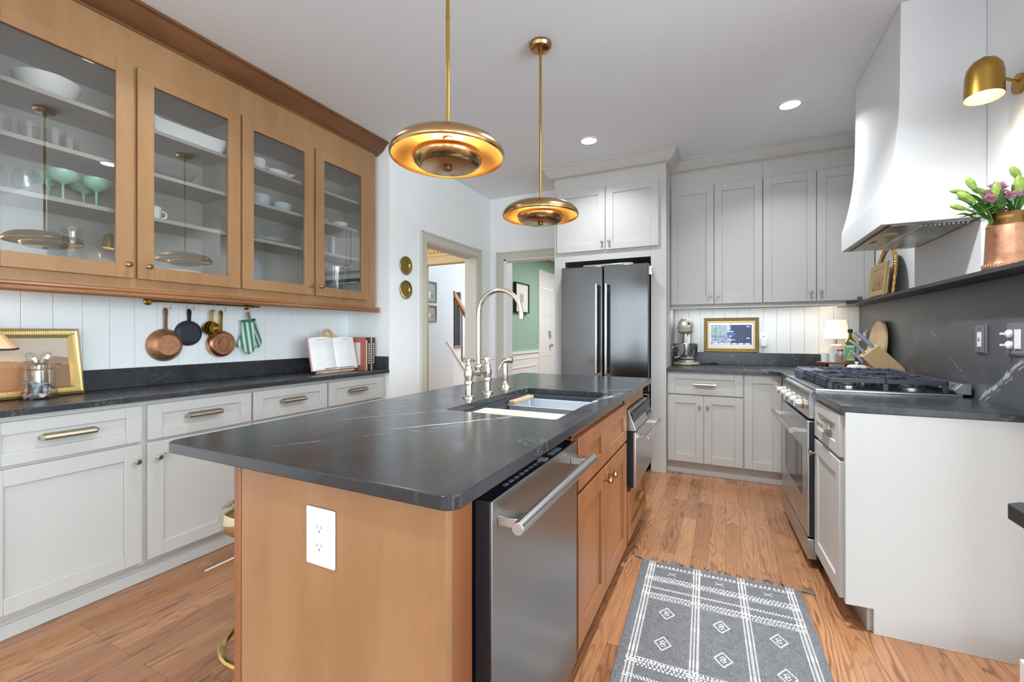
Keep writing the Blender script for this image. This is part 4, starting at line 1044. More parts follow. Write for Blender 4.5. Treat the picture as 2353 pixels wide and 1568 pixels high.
solo('ramekin', 'white ribbed ramekin beside the gravy boat', 'dish', 'porcelain', MB().lathe(cup_glass(0.044, 0.05, 0.085, 0.005), 24), (CX, 1.850, 2.2645))
r = thing('gravy_boat', 'white gravy boat on the top shelf of the third door', 'gravy boat', (CX, 2.0, 2.2645))
part(r, 'bowl', 'porcelain', MB().lathe([(0, 0), (0.032, 0), (0.03, 0.006), (0.05, 0.03), (0.058, 0.055), (0.055, 0.055), (0.045, 0.03), (0, 0.012)], 32, None, 0.75, 1.25))
part(r, 'spout', 'porcelain', MB().tube([(0, 0.05, 0.04), (0, 0.085, 0.052), (0, 0.115, 0.066)], [0.018, 0.015, 0.010], 12))
part(r, 'handle', 'porcelain', MB().tube(spline([(0, -0.065, 0.05), (0, -0.098, 0.058), (0, -0.10, 0.035), (0, -0.06, 0.022)], 6), 0.006, 8))
bw = MB().lathe([(0, 0), (0.03, 0), (0.048, 0.016), (0.060, 0.042), (0.062, 0.046), (0.058, 0.044), (0.045, 0.018), (0, 0.007)], 32)
b0 = solo('cereal_bowl', 'pale blue bowl at the bottom of the left stack, third door', 'bowl', 'bluewhite', bw, (CX, 1.868, 2.0405), group='pale blue bowls on the second shelf')
dup(b0, (CX, 1.868, 2.0565), 'pale blue bowl in the middle of the left stack, third door')
dup(b0, (CX, 1.869, 2.0725), 'pale blue bowl on top of the left stack, third door')
dup(b0, (CX, 2.025, 2.0405), 'pale blue bowl at the bottom of the right stack, third door')
dup(b0, (CX, 2.025, 2.0565), 'pale blue bowl on top of the right stack, third door')
sp = MB().lathe([(0, 0), (0.06, 0), (0.068, 0.004), (0.105, 0.013), (0.105, 0.016), (0.066, 0.008), (0, 0.006)], 40)
s0 = solo('side_plate', 'pale blue plate lying under another on the third shelf', 'plate', 'bluewhite', sp, (CX, 1.915, 1.8105), group='pale blue plates on the third shelf')
dup(s0, (CX, 1.915, 1.8215), 'pale blue plate on top of another on the third shelf')
solo('tray', 'round silver-rimmed tray standing on edge behind the third door', 'tray', 'silver', MB().lathe([(0, 0), (0.10, 0), (0.12, 0.006), (0.136, 0.008), (0.136, 0.012), (0.118, 0.010), (0.10, 0.004), (0, 0.004)], 48), (-2.875, 1.815, 1.636), rot=(0, PI/2 - 0.18, 0))
solo('glass_dish', 'clear crimped glass dish on the top shelf of the last door', 'dish', 'glass', MB().lathe([(0, 0), (0.06, 0), (0.09, 0.028), (0.10, 0.034), (0.086, 0.030), (0, 0.006)], 16), (CX, 2.44, 2.2645), smooth=10)
solo('glass_bottle', 'small clear stoppered bottle on the second shelf of the last door', 'bottle', 'glass', MB().lathe([(0, 0), (0.03, 0), (0.032, 0.06), (0.012, 0.08), (0.011, 0.10), (0.02, 0.115), (0.016, 0.135), (0, 0.14)], 24), (CX, 2.39, 2.0405))
r = thing('fruit_bowl', 'small white bowl of orange fruit on the second shelf of the last door', 'bowl', (CX, 2.53, 2.0405))
part(r, 'bowl', 'porcelain', MB().lathe([(0, 0), (0.03, 0), (0.055, 0.025), (0.062, 0.045), (0.058, 0.045), (0.05, 0.026), (0, 0.008)], 28))
part(r, 'fruit', P('orange_glaze', (222, 132, 70), 0.5), MB().ball((0.0, 0.0, 0.045), 0.03, 0.04, 0.018))
solo('highball_glass', 'tall clear glass on the third shelf of the last door', 'glass', 'glass', MB().lathe(cup_glass(0.034, 0.038, 0.15), 24), (CX, 2.465, 1.8105))
r = thing('trifle_bowl', 'large clear glass ice bucket with a beaded rim behind the last door', 'bowl', (CX - 0.025, 2.50, 1.5005))
part(r, 'body', 'glass', MB().lathe([(0, 0), (0.088, 0), (0.098, 0.02), (0.122, 0.225), (0.119, 0.225), (0.094, 0.02), (0, 0.008)], 40))
part(r, 'beaded_rim', 'silver', MB().tube([(0.1215 * math.cos(2*PI*i/48), 0.1215 * math.sin(2*PI*i/48), 0.227) for i in range(48)], [0.0045 if i % 2 else 0.003 for i in range(48)], 8, True))

# ================================================================ left wall: rail and hanging pans
RX, RZZ = -2.885, 1.392
r = thing('pot_rail', 'slim brass rail with round wall mounts under the glass cabinets', 'rail', (RX, 1.63, RZZ))
part(r, 'bar', 'brass_satin', MB().tube([(0, -0.312, 0), (0, 0.312, 0)], 0.0055, 12).ball((0, -0.315, 0), 0.008).ball((0, 0.315, 0), 0.008))
for yy in (-0.30, 0.27):
    part(r, 'wall_mount', 'brass_satin', MB().lathe([(0, 0), (0.022, 0), (0.022, 0.005), (0.012, 0.011), (0.009, 0.05), (0.009, 0.074), (0, 0.074)], 24, T(XL + 0.0005 - RX, yy, 0) @ R(PI/2, 'Y')))
sh_ = MB().tube(spline([(0.0, 0, 0.003), (-0.0085, 0, 0.000), (-0.006, 0, 0.0085), (0.003, 0, 0.0095), (0.0085, 0, 0.002), (0.004, 0, -0.012), (-0.002, 0, -0.024), (-0.005, 0, -0.033), (0.001, 0, -0.041), (0.008, 0, -0.036), (0.008, 0, -0.030)], 5), 0.0014, 6)
hk = None
for yy, lb in ((1.411, 'S hook holding the big copper pan'), (1.498, 'empty S hook between the copper and black pans'), (1.536, 'S hook holding the small black pan'), (1.651, 'S hook holding the brass measuring cups'), (1.7235, 'S hook holding the embossed copper pan'), (1.882, 'S hook holding the green oven mitts')):
    if hk is None: hk = solo('s_hook', lb, 'hook', 'nickel', sh_, (RX, yy, RZZ), group='S hooks on the pot rail')
    else: dup(hk, (RX, yy, RZZ), lb)
def pan(name, label, cat, y, zt, zc, rr, rb, dep, mat, hmat, tilt=0.0, embossed=None):
    """pan hanging flat to the wall, underside facing the room (+x)"""
    r = thing(name, label, cat, (-2.948, y, zc))
    A = R(PI/2, 'Y')
    part(r, 'pan_body', mat, MB().lathe([(rr - 0.004, 0.003), (rr, 0.0), (rr + 0.002, 0.004), (rr * 0.5 + rb * 0.5 + 0.004, dep * 0.6), (rb + 0.003, dep - 0.006), (rb - 0.004, dep), (0, dep)], 48, A))
    L = zt - zc
    m = MB(); xh = 0.010
    w0, w1 = 0.0095, 0.013
    m.prism([(-w0, rr * 0.86), (w0, rr * 0.86), (w1 * 0.75, L - 0.05), (w1, L - 0.022), (w1 * 0.8, L - 0.006), (0.004, L + 0.003), (-0.004, L + 0.003), (-w1 * 0.8, L - 0.006), (-w1, L - 0.022), (-w1 * 0.75, L - 0.05)], xh, xh + 0.006, 'x')
    h = part(r, 'handle', hmat, m, bevel=0.002)
    part(h, 'hang_hole', 'black', MB().cyl(0.0035, 0, 0.0005, 12, T(xh + 0.0061, 0, L - 0.012) @ A))
    return r, A, dep, rb
pan('frying_pan', 'large aged copper pan hanging first on the rail, underside out', 'pan', 1.412, 1.357, 1.142, 0.093, 0.062, 0.048, 'copper_matte', P('copper_handle', (150, 112, 92), 0.4, 0.8))
pan('frying_pan', 'small matte black frying pan hanging beside the copper one', 'pan', 1.537, 1.357, 1.211, 0.075, 0.058, 0.028, P('black_pan', (44, 48, 58), 0.5), 'black')
r, A, dep, rb = pan('mould_pan', 'copper pan with an embossed fruit crest on its base, brass handle', 'pan', 1.7235, 1.357, 1.143, 0.086, 0.074, 0.045, 'copper', 'brass_satin')
m = MB()
for k in range(30):
    a = 2 * PI * k / 30
    if 0.30 < (k / 30) < 0.34: continue
    m.box(-0.0052, 0.0052, -0.002, 0.002, 0, 0.0025, T(dep - 0.0005, 0, 0) @ A @ R(a, 'Z') @ T(0.058, 0, 0) @ R(0.2 * (k % 3 - 1), 'Z'))
for rad in (0.067, 0.048):
    m.tube([(dep + 0.0004, rad * math.cos(2*PI*i/40), rad * math.sin(2*PI*i/40)) for i in range(40)], 0.0019, 6, True)
for i in range(5):
    for j in range(5 - abs(i - 2)):
        m.ball((dep, (j - (4 - abs(i - 2)) / 2) * 0.0095, (2 - i) * 0.0095 - 0.006), 0.004, 0.0045, 0.0045, 8, 6)
for a in (-1.0, -0.5, 0.0, 0.5, 1.0):
    m.tube([(dep, 0, 0.012), (dep + 0.001, 0.014 * math.sin(a), 0.012 + 0.014 * math.cos(a)), (dep, 0.026 * math.sin(a), 0.012 + 0.020 * math.cos(a))], [0.002, 0.0028, 0.001], 6)
part(r, 'embossing', 'copper_matte', m, label='raised fruit crest and ring of letters')
# measuring cups nested on one ring
for i, (rr, lb) in enumerate(((0.046, 'largest brass measuring cup of the nested set'), (0.039, 'middle brass measuring cup of the nested set'), (0.032, 'smallest brass measuring cup, nested in front'))):
    r = thing('measuring_cup', lb, 'measuring cup', (-2.940 + i * 0.013, 1.651 + i * 0.002, 1.243 - i * 0.0), 0, 'nested brass measuring cups')
    part(r, 'bowl', 'brass_satin', MB().lathe([(0, 0), (rr * 0.72, 0.0), (rr * 0.95, 0.008), (rr, 0.030), (rr + 0.001, 0.032), (rr - 0.002, 0.032), (rr * 0.9, 0.010), (rr * 0.68, 0.002), (0, 0.002)], 36, R(PI/2, 'Y')))
    part(r, 'handle', 'brass_satin', MB().tube([(0.030, -0.008, rr * 0.9), (0.030, -0.009, 0.075), (0.030, -0.007, 0.108), (0.030, 0, 0.1135), (0.030, 0.007, 0.108), (0.030, 0.009, 0.075), (0.030, 0.008, rr * 0.9)], 0.0022, 8))
# oven mitts
M['mitt'] = (lambda m: m)(P('green_stripe', (66, 122, 98), 0.85))
g = NT(M['mitt']); tc = g.new('ShaderNodeTexCoord'); sp_ = g.new('ShaderNodeSeparateXYZ'); g.link(tc.outputs['Object'], sp_.inputs[0])
st_ = g.math('FRACT', g.math('MULTIPLY', g.math('ADD', sp_.outputs['Y'], g.math('MULTIPLY', sp_.outputs['Z'], 0.12)), 1 / 0.030))
g.link(g.ramp(st_, [(0.0, (72, 128, 104)), (0.50, (72, 128, 104)), (0.54, (200, 214, 204)), (0.96, (200, 214, 204))]), g.b.inputs['Base Color'])
def mitt(label, loc, rot, s, mat):
    r = thing('oven_mitt', label, 'oven mitt', loc, 0, 'green striped oven mitts', rot)
    m = MB()
    out = [(-0.036, 0.0), (0.036, 0.0), (0.040, -0.09), (0.045, -0.15), (0.040, -0.20), (0.018, -0.228), (-0.008, -0.226), (-0.026, -0.20), (-0.030, -0.165), (-0.044, -0.185), (-0.060, -0.180), (-0.064, -0.160), (-0.050, -0.125), (-0.038, -0.09)]
    pts = [(p.x, p.z) for p in spline([(a, 0, b) for a, b in out], 3)]
    n = len(pts); cx = sum(a for a, b in pts) / n; cz = sum(b for a, b in pts) / n
    lay = [(-0.014, 0.80), (-0.012, 0.93), (-0.005, 1.0), (0.005, 1.0), (0.012, 0.93), (0.014, 0.80)]
    for h, k in lay:
        m.v += [(h * s, (cx + (a - cx) * k) * s, (cz + (b - cz) * k) * s) for a, b in pts]
    for i in range(len(lay) - 1):
        for j in range(n): m.f.append((i*n + j, i*n + (j+1) % n, (i+1)*n + (j+1) % n, (i+1)*n + j))
    m.f.append(tuple(range(n))); m.f.append(tuple(range((len(lay)-1)*n, len(lay)*n)))
    part(r, 'mitt_body', mat, m, smooth=60)
    part(r, 'cuff', P('green_binding', (54, 106, 84), 0.85), MB().prism(rrect(-0.0155 * s, 0.0155 * s, -0.0385 * s, 0.0385 * s, 0.006), -0.012 * s, 0.004 * s), bevel=0.002)
    part(r, 'loop', P('grey_loop', (136, 122, 112), 0.8), MB().tube(spline([(0, -0.004, 0), (0, -0.008, 0.03), (0, 0, 0.058), (0, 0.008, 0.03), (0, 0.004, 0)], 5), 0.0028, 8))
mitt('green and white striped oven mitt, the front one nearer the pans', (-2.893, 1.874, 1.296), (0, 0, -0.55), 0.98, 'mitt')
mitt('green and white striped oven mitt hanging behind, toward the doorway', (-2.925, 1.912, 1.30), (0.30, 0, 0.1), 0.86, 'mitt')

# ================================================================ left worktop
ZC = 0.9142
def landscape(u, v):
    h, w = u.shape; U = u / u.max(); V = v / v.max()
    rng = np.random.RandomState(3)
    n = np.repeat(np.repeat(rng.rand(h // 4 + 1, w // 4 + 1), 4, 0), 4, 1)[:h, :w]
    sky = np.stack([214 - 22*(1-V), 198 - 22*(1-V), 176 - 16*(1-V)], -1)
    hill = 0.56 + 0.05*np.sin(U*7+1) + 0.03*np.sin(U*17) + 0.03*np.exp(-((U-0.62)/0.12)**2)
    c = np.where((V < hill)[..., None], np.array([158, 128, 110]) + n[..., None]*5, sky)
    c = np.where((V < 0.52 + 0.02*np.sin(U*12))[..., None], np.array([166, 132, 96]) + n[..., None]*6, c)
    c = np.where((V < 0.44 + 0.01*np.sin(U*20))[..., None], np.stack([176 - 30*U, 134 - 26*U, 92 - 12*U], -1) + n[..., None]*6, c)
    tr = (np.abs(V - 0.45 - 0.015*n) < 0.022) & (U > 0.7) & (U < 0.93)
    return np.where(tr[..., None], np.array([104, 88, 78]) + n[..., None]*20, c)
def frame_mb(w, h, fw, t, ribs=0, rr=0.004):
    """picture frame in local (y across, z up), facing +x"""
    m = MB(); prof = [(0, 0), (0, t * 0.6), (fw * 0.2, t), (fw * 0.38, t * 0.8), (fw * 0.7, t * 0.75), (fw * 0.85, t * 0.5), (fw, t * 0.3), (fw, 0)]
    n = len(prof)
    corners = [(0, 0, 1, 1), (w, 0, -1, 1), (w, h, -1, -1), (0, h, 1, -1)]
    for cy, cz, sy, sz in corners: m.v += [(p, cy + sy * o, cz + sz * o) for o, p in prof]
    for i in range(4):
        j = (i + 1) % 4
        for k in range(n): l = (k + 1) % n; m.f.append((i*n + k, i*n + l, j*n + l, j*n + k))
    if ribs:
        q = fw * 0.55
        for k in range(int(w / ribs)):
            yy = (k + 0.5) * ribs
            if fw * 0.5 < yy < w - fw * 0.5:
                for zz in (q, h - q): m.box(t * 0.7, t * 0.92, yy - ribs * 0.22, yy + ribs * 0.22, zz - fw * 0.15, zz + fw * 0.15)
        for k in range(int(h / ribs)):
            zz = (k + 0.5) * ribs
            if fw * 0.5 < zz < h - fw * 0.5:
                for yy in (q, w - q): m.box(t * 0.7, t * 0.92, yy - fw * 0.15, yy + fw * 0.15, zz - ribs * 0.22, zz + ribs * 0.22)
    return m
YZ = Matrix(((0, 0, 1, 0), (1, 0, 0, 0), (0, 1, 0, 0), (0, 0, 0, 1)))      # (u,v,w) -> y,z,x
r = thing('painting', 'gilt-framed landscape painting leaning on the left worktop', 'painting', (-2.850, 0.548, ZC), 0, None, (0, -0.21, 0))
part(r, 'frame', 'gold2', frame_mb(0.47, 0.322, 0.045, 0.026, 0.0075))
mb, c = colgrid(0.39, 0.242, 130, 80, landscape, T(0.006, 0.04, 0.04) @ YZ)
colpart(r, 'canvas', 'vc', mb, c)
part(r, 'backing', 'board', MB().box(0.0, 0.005, 0.03, 0.44, 0.03, 0.29))
# lamp at the left edge
r = thing('table_lamp', 'lamp with a sloping linen shade at the far left of the worktop', 'lamp', (-2.70, 0.585, ZC))
part(r, 'base', 'porcelain', MB().lathe([(0, 0), (0.055, 0), (0.058, 0.01), (0.078, 0.05), (0.082, 0.09), (0.066, 0.14), (0.03, 0.175), (0.018, 0.19), (0, 0.19)], 32))
part(r, 'stem', 'brass', MB().cyl(0.008, 0.185, 0.29, 14))
lamp_sh = emis('linen_shade', (255, 190, 120), 0.28, (226, 184, 140))
part(r, 'shade', lamp_sh, MB().lathe([(0.172, 0.229), (0.14, 0.275), (0.105, 0.325), (0.065, 0.385), (0.062, 0.385), (0.102, 0.325), (0.137, 0.275), (0.169, 0.229)], 8), smooth=0)
part(r, 'shade_trim', P('dark_trim', (58, 40, 50), 0.7), MB().lathe([(0.1735, 0.226), (0.1715, 0.234), (0.1685, 0.234), (0.170, 0.226)], 8), smooth=0)
part(r, 'bulb', emis('lamp_bulb', (255, 205, 140), 6), MB().ball((0, 0, 0.30), 0.03))
l = bpy.data.lights.new('lamp_glow', 'POINT'); l.energy = 2.4; l.color = (1.0, 0.72, 0.42); l.shadow_soft_size = 0.04
o = bpy.data.objects.new('lamp_glow', l); o.location = (-2.70, 0.585, ZC + 0.30); COL.objects.link(o)
# sweet jar
JX, JY = -2.785, 0.842
r = thing('candy_jar', 'round glass sweet jar with a glass bow on its lid', 'jar', (JX, JY, ZC))
part(r, 'body', 'glass', MB().lathe([(0, 0), (0.058, 0), (0.060, 0.003), (0.060, 0.128), (0.057, 0.132), (0.056, 0.128), (0.057, 0.008), (0, 0.006)], 40))
ld = part(r, 'lid', 'glass', MB().lathe([(0, 0.133), (0.052, 0.133), (0.060, 0.137), (0.060, 0.150), (0.05, 0.155), (0, 0.155)], 40))
bwm = MB()
for s in (-1, 1):
    bwm.lathe([(0, 0), (0.010, 0.008), (0.020, 0.032), (0.017, 0.052), (0.006, 0.062), (0, 0.063)], 8, T(0, 0.004 * s, 0.155) @ R(-s * 0.55, 'X'), 0.6, 1.0)
part(ld, 'bow_finial', glass_mat('bow_glass', (244, 246, 248), 0.02, 0.12, 1.2, 0.5), bwm, smooth=0)
cc = [(206, 214, 196), (196, 120, 130), (170, 150, 190), (120, 70, 80), (214, 196, 150), (150, 176, 196), (222, 222, 226), (190, 160, 120), (200, 180, 205), (226, 200, 190), (160, 190, 170)]
cn = ['pale green', 'pink', 'lilac', 'dark red', 'cream', 'blue', 'white', 'tan', 'mauve', 'peach', 'sage green']
for k in range(11):
    a = k * 2.4; q = 0.018 + 0.024 * ((k * 37) % 10) / 10; z = ZC + 0.018 + 0.020 * (k // 5)
    m = MB().ball((0, 0, 0), 0.013, 0.010, 0.009, 10, 6)
    for s in (-1, 1): m.lathe([(0, 0), (0.004, 0.0), (0.010, 0.012), (0, 0.009)], 8, T(s * 0.011, 0, 0) @ R(s * PI/2, 'Y'))
    solo('wrapped_candy', cn[k] + ' wrapped sweet inside the glass jar', 'candy', P('wrap_%d' % k, cc[k], 0.3), m, (JX + q * math.cos(a), JY + q * math.sin(a), z), group='wrapped sweets in the jar', rot=(0.3 * k, 0.2 * k, a))
m = MB(); gx = np.linspace(-0.052, 0.052, 14); gy = np.linspace(-0.032, 0.032, 7)
for t_ in (0, 0.002):
    for y_ in gy:
        for x_ in gx: m.v.append((float(y_) * (1 - 6 * abs(float(x_))), float(x_), 0.068 - 0.35 * float(x_) + 0.012 * math.sin(70 * float(x_)) - 0.25 * abs(float(y_)) + t_))
for b_ in (0, 98):
    for j in range(6):
        for i in range(13): m.f.append((b_ + j*14 + i, b_ + j*14 + i + 1, b_ + (j+1)*14 + i + 1, b_ + (j+1)*14 + i))
solo('candy_bag', 'crumpled light blue bag lying on the sweets in the jar', 'bag', P('pale_blue_film', (150, 206, 236), 0.35), m, (JX, JY, ZC))

# cookbook on its stand
r = thing('cookbook_stand', 'light wooden cookbook stand with a round hole handle at the top', 'book stand', (-2.685, 2.415, ZC))
lean = R(-0.22, 'Y')
o_ = [(-0.12, 0.02), (0.12, 0.02), (0.12, 0.255), (0.085, 0.285), (0.055, 0.285)] + [(0.05 * math.cos(t), 0.295 + 0.045 * math.sin(t)) for t in [0.0 + PI * i / 10 for i in range(11)]] + [(-0.055, 0.285), (-0.085, 0.285), (-0.12, 0.255)]
i_ = [(0.020 * math.cos(-PI/2 + 2*PI*i/len(o_)), 0.300 + 0.020 * math.sin(-PI/2 + 2*PI*i/len(o_))) for i in range(len(o_))]
part(r, 'back_board', 'board', MB().ringprism(o_, i_, -0.012, 0.0, 'x', lean), bevel=0.002)
part(r, 'ledge', 'board', MB().prism([(0.0, -0.165), (0.055, -0.125), (0.055, 0.15), (0.0, 0.18)], 0.006, 0.018).box(-0.05, 0.01, -0.10, 0.10, 0.0, 0.02), bevel=0.002)
part(r, 'foot', P('grey_underside', (170, 168, 162), 0.6), MB().prism([(-0.02, -0.16), (0.05, -0.12), (0.045, 0.14), (-0.02, 0.17)], 0, 0.006))
part(r, 'page_rail', 'brass_satin', MB().tube([(0.05, -0.13, 0.038), (0.05, 0.15, 0.038)], 0.0022, 8).tube([(0.05, -0.10, 0.015), (0.05, -0.10, 0.038)], 0.0018, 8).tube([(0.05, 0.02, 0.015), (0.05, 0.02, 0.038)], 0.0018, 8).tube([(0.05, 0.12, 0.015), (0.05, 0.12, 0.038)], 0.0018, 8))
r = thing('open_cookbook', 'open cookbook with white pages resting on the wooden stand', 'book', (-2.670, 2.415, ZC + 0.0185), 0, None, (0, -0.22, 0))
part(r, 'cover', P('rose_cover', (196, 130, 140), 0.6), MB().box(0.0, 0.004, -0.222, 0.220, 0.0, 0.25), bevel=0.001)
def page(u, v):
    c = np.full(u.shape + (3,), 238.0); c[..., 1] -= 1; c[..., 2] -= 4
    w = u.max(); h = v.max(); col = (u / w * 2) % 1
    ln_ = ((v / h * 30) % 1 < 0.35) & (v / h > 0.10) & (v / h < 0.86) & (col > 0.12) & (col < 0.9)
    rng = np.random.RandomState(1); k = rng.rand(31)[np.clip((v / h * 30).astype(int), 0, 30)] 
    ln_ &= (col < 0.55 + 0.4 * k)
    c[ln_] -= 16
    tt = (v / h > 0.90) & (v / h < 0.93) & (np.abs(u / w - 0.55) < 0.2); c[tt] -= 40
    return c
for s in (-1, 1):
    W, Hh = 0.212, 0.242
    mb, c = colgrid(W, Hh, 60, 80, page, Matrix.Identity(4))
    out = []
    for (u, v, _) in mb.v:
        t = u / W
        x = 0.006 + 0.022 * math.sin(PI * min(1, t * 1.0)) ** 0.7 * (1 - 0.55 * t) + 0.004
        out.append((x, s * (0.002 + u * 0.985), 0.004 + v + 0.006 * math.sin(PI * t)))
    mb.v = out
    colpart(r, 'page', 'vc', mb, c)
    part(r, 'page_block', P('page_edge', (232, 228, 218), 0.8), MB().prism([(0.004, s * 0.001), (0.009, s * 0.001), (0.024, s * 0.10), (0.008, s * 0.211), (0.004, s * 0.211)], 0.003, 0.243, 'z'))
# row of cookbooks
bk = [('pale-spined', (214, 190, 186), 0.026, 'cookbook with a red and cream cover, nearest the open book'), ('yellow', (206, 196, 132), 0.014, 'slim cookbook with a yellow-green spine'), ('black', (38, 36, 42), 0.036, 'thick black cookbook with pale spine lettering'), ('tan', (196, 152, 98), 0.018, 'tan-spined cookbook between two dark ones'), ('green', (34, 52, 54), 0.031, 'dark green cookbook at the end of the row')]
yy = 2.646
for nm, colr, th, lb in bk:
    hgt = 0.262 - (0.02 if nm == 'yellow' else 0) + (0.002 if nm == 'tan' else 0)
    r = thing('cookbook', lb, 'book', (-2.618, yy + th / 2, ZC), 0, 'row of cookbooks at the end of the worktop')
    part(r, 'cover', P('cover_' + nm, colr if nm != 'pale-spined' else (176, 96, 90), 0.5), MB().box(-0.195, 0, -th/2 + 0.0003, -th/2 + 0.003, 0, hgt).box(-0.195, 0, th/2 - 0.003, th/2 - 0.0003, 0, hgt).box(-0.003, 0.0015, -th/2 + 0.0003, th/2 - 0.0003, 0, hgt), bevel=0.0006)
    part(r, 'page_block', 'vcpage' if 'vcpage' in M else P('page_edge', (232, 228, 218), 0.8), MB().box(-0.190, -0.004, -th/2 + 0.0035, th/2 - 0.0035, 0.004, hgt - 0.004))
    m = MB()
    for k in range(9): m.box(0.0016, 0.0022, -th * 0.22 + 0.002 * (k % 2), th * 0.22, 0.05 + k * 0.019, 0.062 + k * 0.019)
    if nm in ('black', 'green'): part(r, 'spine_lettering', P('spine_ink', (206, 204, 200), 0.6), m)
    if nm == 'pale-spined': part(r, 'cover_panel', P('cream_panel', (214, 212, 190), 0.6), MB().box(-0.165, -0.035, -th/2 - 0.0006, -th/2 + 0.0004, 0.04, hgt - 0.04))
    yy += th + 0.0005

# brass plates on the passage wall
for z, lb in ((1.797, 'round brass plate on the wall, the upper of two'), (1.589, 'round brass plate on the wall, the lower of two')):
    m = MB(); n = 40
    pr = [(0, 0.004), (0.045, 0.004), (0.050, 0.008), (0.054, 0.006), (0.074, 0.012), (0.080, 0.016), (0.078, 0.018), (0.055, 0.0105), (0.05, 0.012), (0.044, 0.007), (0, 0.007)]
    solo('brass_plate', lb, 'plate', P('plate_brass', (178, 156, 84), 0.28, 1.0), MB().lathe(pr, 40, R(PI/2, 'Y')), (-2.4935, 3.004, z), group='brass plates on the wall')
# ================================================================ back worktop
def text_mesh(body, size, depth=0.0008):
    cu = bpy.data.curves.new('lettering', 'FONT'); cu.body = body; cu.size = size; cu.align_x = 'CENTER'; cu.align_y = 'CENTER'; cu.extrude = depth
    o = bpy.data.objects.new('lettering_src', cu); COL.objects.link(o)
    dg = bpy.context.evaluated_depsgraph_get()
    me = bpy.data.meshes.new_from_object(o.evaluated_get(dg))
    mb = MB(); mb.v = [tuple(v.co) for v in me.vertices]; mb.f = [tuple(p.vertices) for p in me.polygons]
    bpy.data.objects.remove(o); bpy.data.meshes.remove(me)
    return mb
M['mixer'] = P('champagne_metal', (176, 168, 150), 0.36, 0.55)
r = thing('stand_mixer', 'champagne metal stand mixer with a steel bowl beside the refrigerator cabinet', 'mixer', (-0.332, 4.455, ZC))
m = MB().prism(rrect(-0.118, 0.118, -0.125, 0.155, 0.10, 8), 0.0, 0.028)
part(r, 'base', 'mixer', m, bevel=0.010, seg=3)
part(r, 'bowl_plate', 'mixer', MB().lathe([(0, 0.026), (0.075, 0.026), (0.078, 0.034), (0.070, 0.046), (0, 0.046)], 36, T(0, -0.025, 0)))
part(r, 'column', P('mixer_silver', (206, 206, 206), 0.3, 0.6), MB().prism(rrect(-0.042, 0.042, 0.075, 0.145, 0.02, 5), 0.02, 0.315), bevel=0.004)
ho = [(-0.058, 0.300), (-0.063, 0.33), (-0.064, 0.375)] + [(-0.064 * math.cos(t), 0.378 + 0.062 * math.sin(t)) for t in [PI * i / 14 for i in range(1, 14)]] + [(0.064, 0.375), (0.063, 0.33), (0.058, 0.300), (0.03, 0.292), (-0.03, 0.292)]
hm = MB(); lay = [(-0.168, 0.72), (-0.163, 0.86), (-0.150, 0.95), (-0.12, 1.0), (0.05, 1.0), (0.11, 0.93), (0.145, 0.78), (0.158, 0.5)]
for yv, k in lay: hm.v += [(a * k, yv, 0.366 + (b - 0.366) * k) for a, b in ho]
n_ = len(ho)
for i in range(len(lay) - 1):
    for j in range(n_): hm.f.append((i*n_ + j, i*n_ + (j+1) % n_, (i+1)*n_ + (j+1) % n_, (i+1)*n_ + j))
hm.f.append(tuple(range(n_))); hm.f.append(tuple(range((len(lay)-1)*n_, len(lay)*n_)))
part(r, 'head', 'mixer', hm, smooth=50)
part(r, 'hub', 'chrome', MB().lathe([(0, 0), (0.023, 0), (0.023, 0.010), (0.019, 0.014), (0, 0.014)], 28, T(-0.004, -0.168, 0.385) @ FRONT))
part(r, 'hub_knob', 'black', MB().ball((0.034, -0.168, 0.386), 0.010))
part(r, 'band', 'chrome', MB().box(-0.0655, 0.0655, -0.13, 0.05, 0.331, 0.334))
part(r, 'name_lettering', 'black', (lambda t: MB().add(t.v, t.f, T(0.0, -0.1687, 0.345) @ R(PI/2, 'X')))(text_mesh('KITCHENAID', 0.013)), smooth=0)
part(r, 'speed_lever', 'black', MB().tube([(-0.060, -0.05, 0.345), (-0.078, -0.052, 0.345)], 0.0055, 10))
part(r, 'beater_shaft', 'chrome', MB().cyl(0.020, 0.272, 0.305, 18, T(0, -0.06, 0)).cyl(0.007, 0.14, 0.272, 12, T(0, -0.06, 0)))
part(r, 'beater', 'white', MB().tube(spline([(0, -0.06, 0.20), (-0.05, -0.06, 0.17), (-0.045, -0.06, 0.09), (0, -0.06, 0.065), (0.045, -0.06, 0.09), (0.05, -0.06, 0.17), (0, -0.06, 0.20)], 5), 0.005, 8))
part(r, 'bowl', 'chrome', MB().lathe([(0, 0.048), (0.05, 0.048), (0.072, 0.062), (0.092, 0.10), (0.103, 0.15), (0.107, 0.198), (0.110, 0.200), (0.110, 0.203), (0.105, 0.202), (0.100, 0.15), (0.088, 0.10), (0.068, 0.066), (0, 0.054)], 48, T(0, -0.03, 0)))
part(r, 'bowl_handle', 'chrome', MB().tube(spline([(-0.088, -0.085, 0.175), (-0.112, -0.115, 0.165), (-0.116, -0.12, 0.12), (-0.10, -0.10, 0.075), (-0.066, -0.075, 0.075)], 6), 0.006, 10))
solo('power_cord', 'black power cord trailing from the stand mixer along the upstand', 'cord', 'black', MB().tube(spline([(-0.20, 4.50, ZC + 0.006), (-0.14, 4.58, ZC + 0.006), (-0.10, 4.605, ZC + 0.006), (-0.07, 4.60, ZC + 0.006), (-0.11, 4.59, ZC + 0.014), (-0.13, 4.605, ZC + 0.006)], 8), 0.0045, 8))

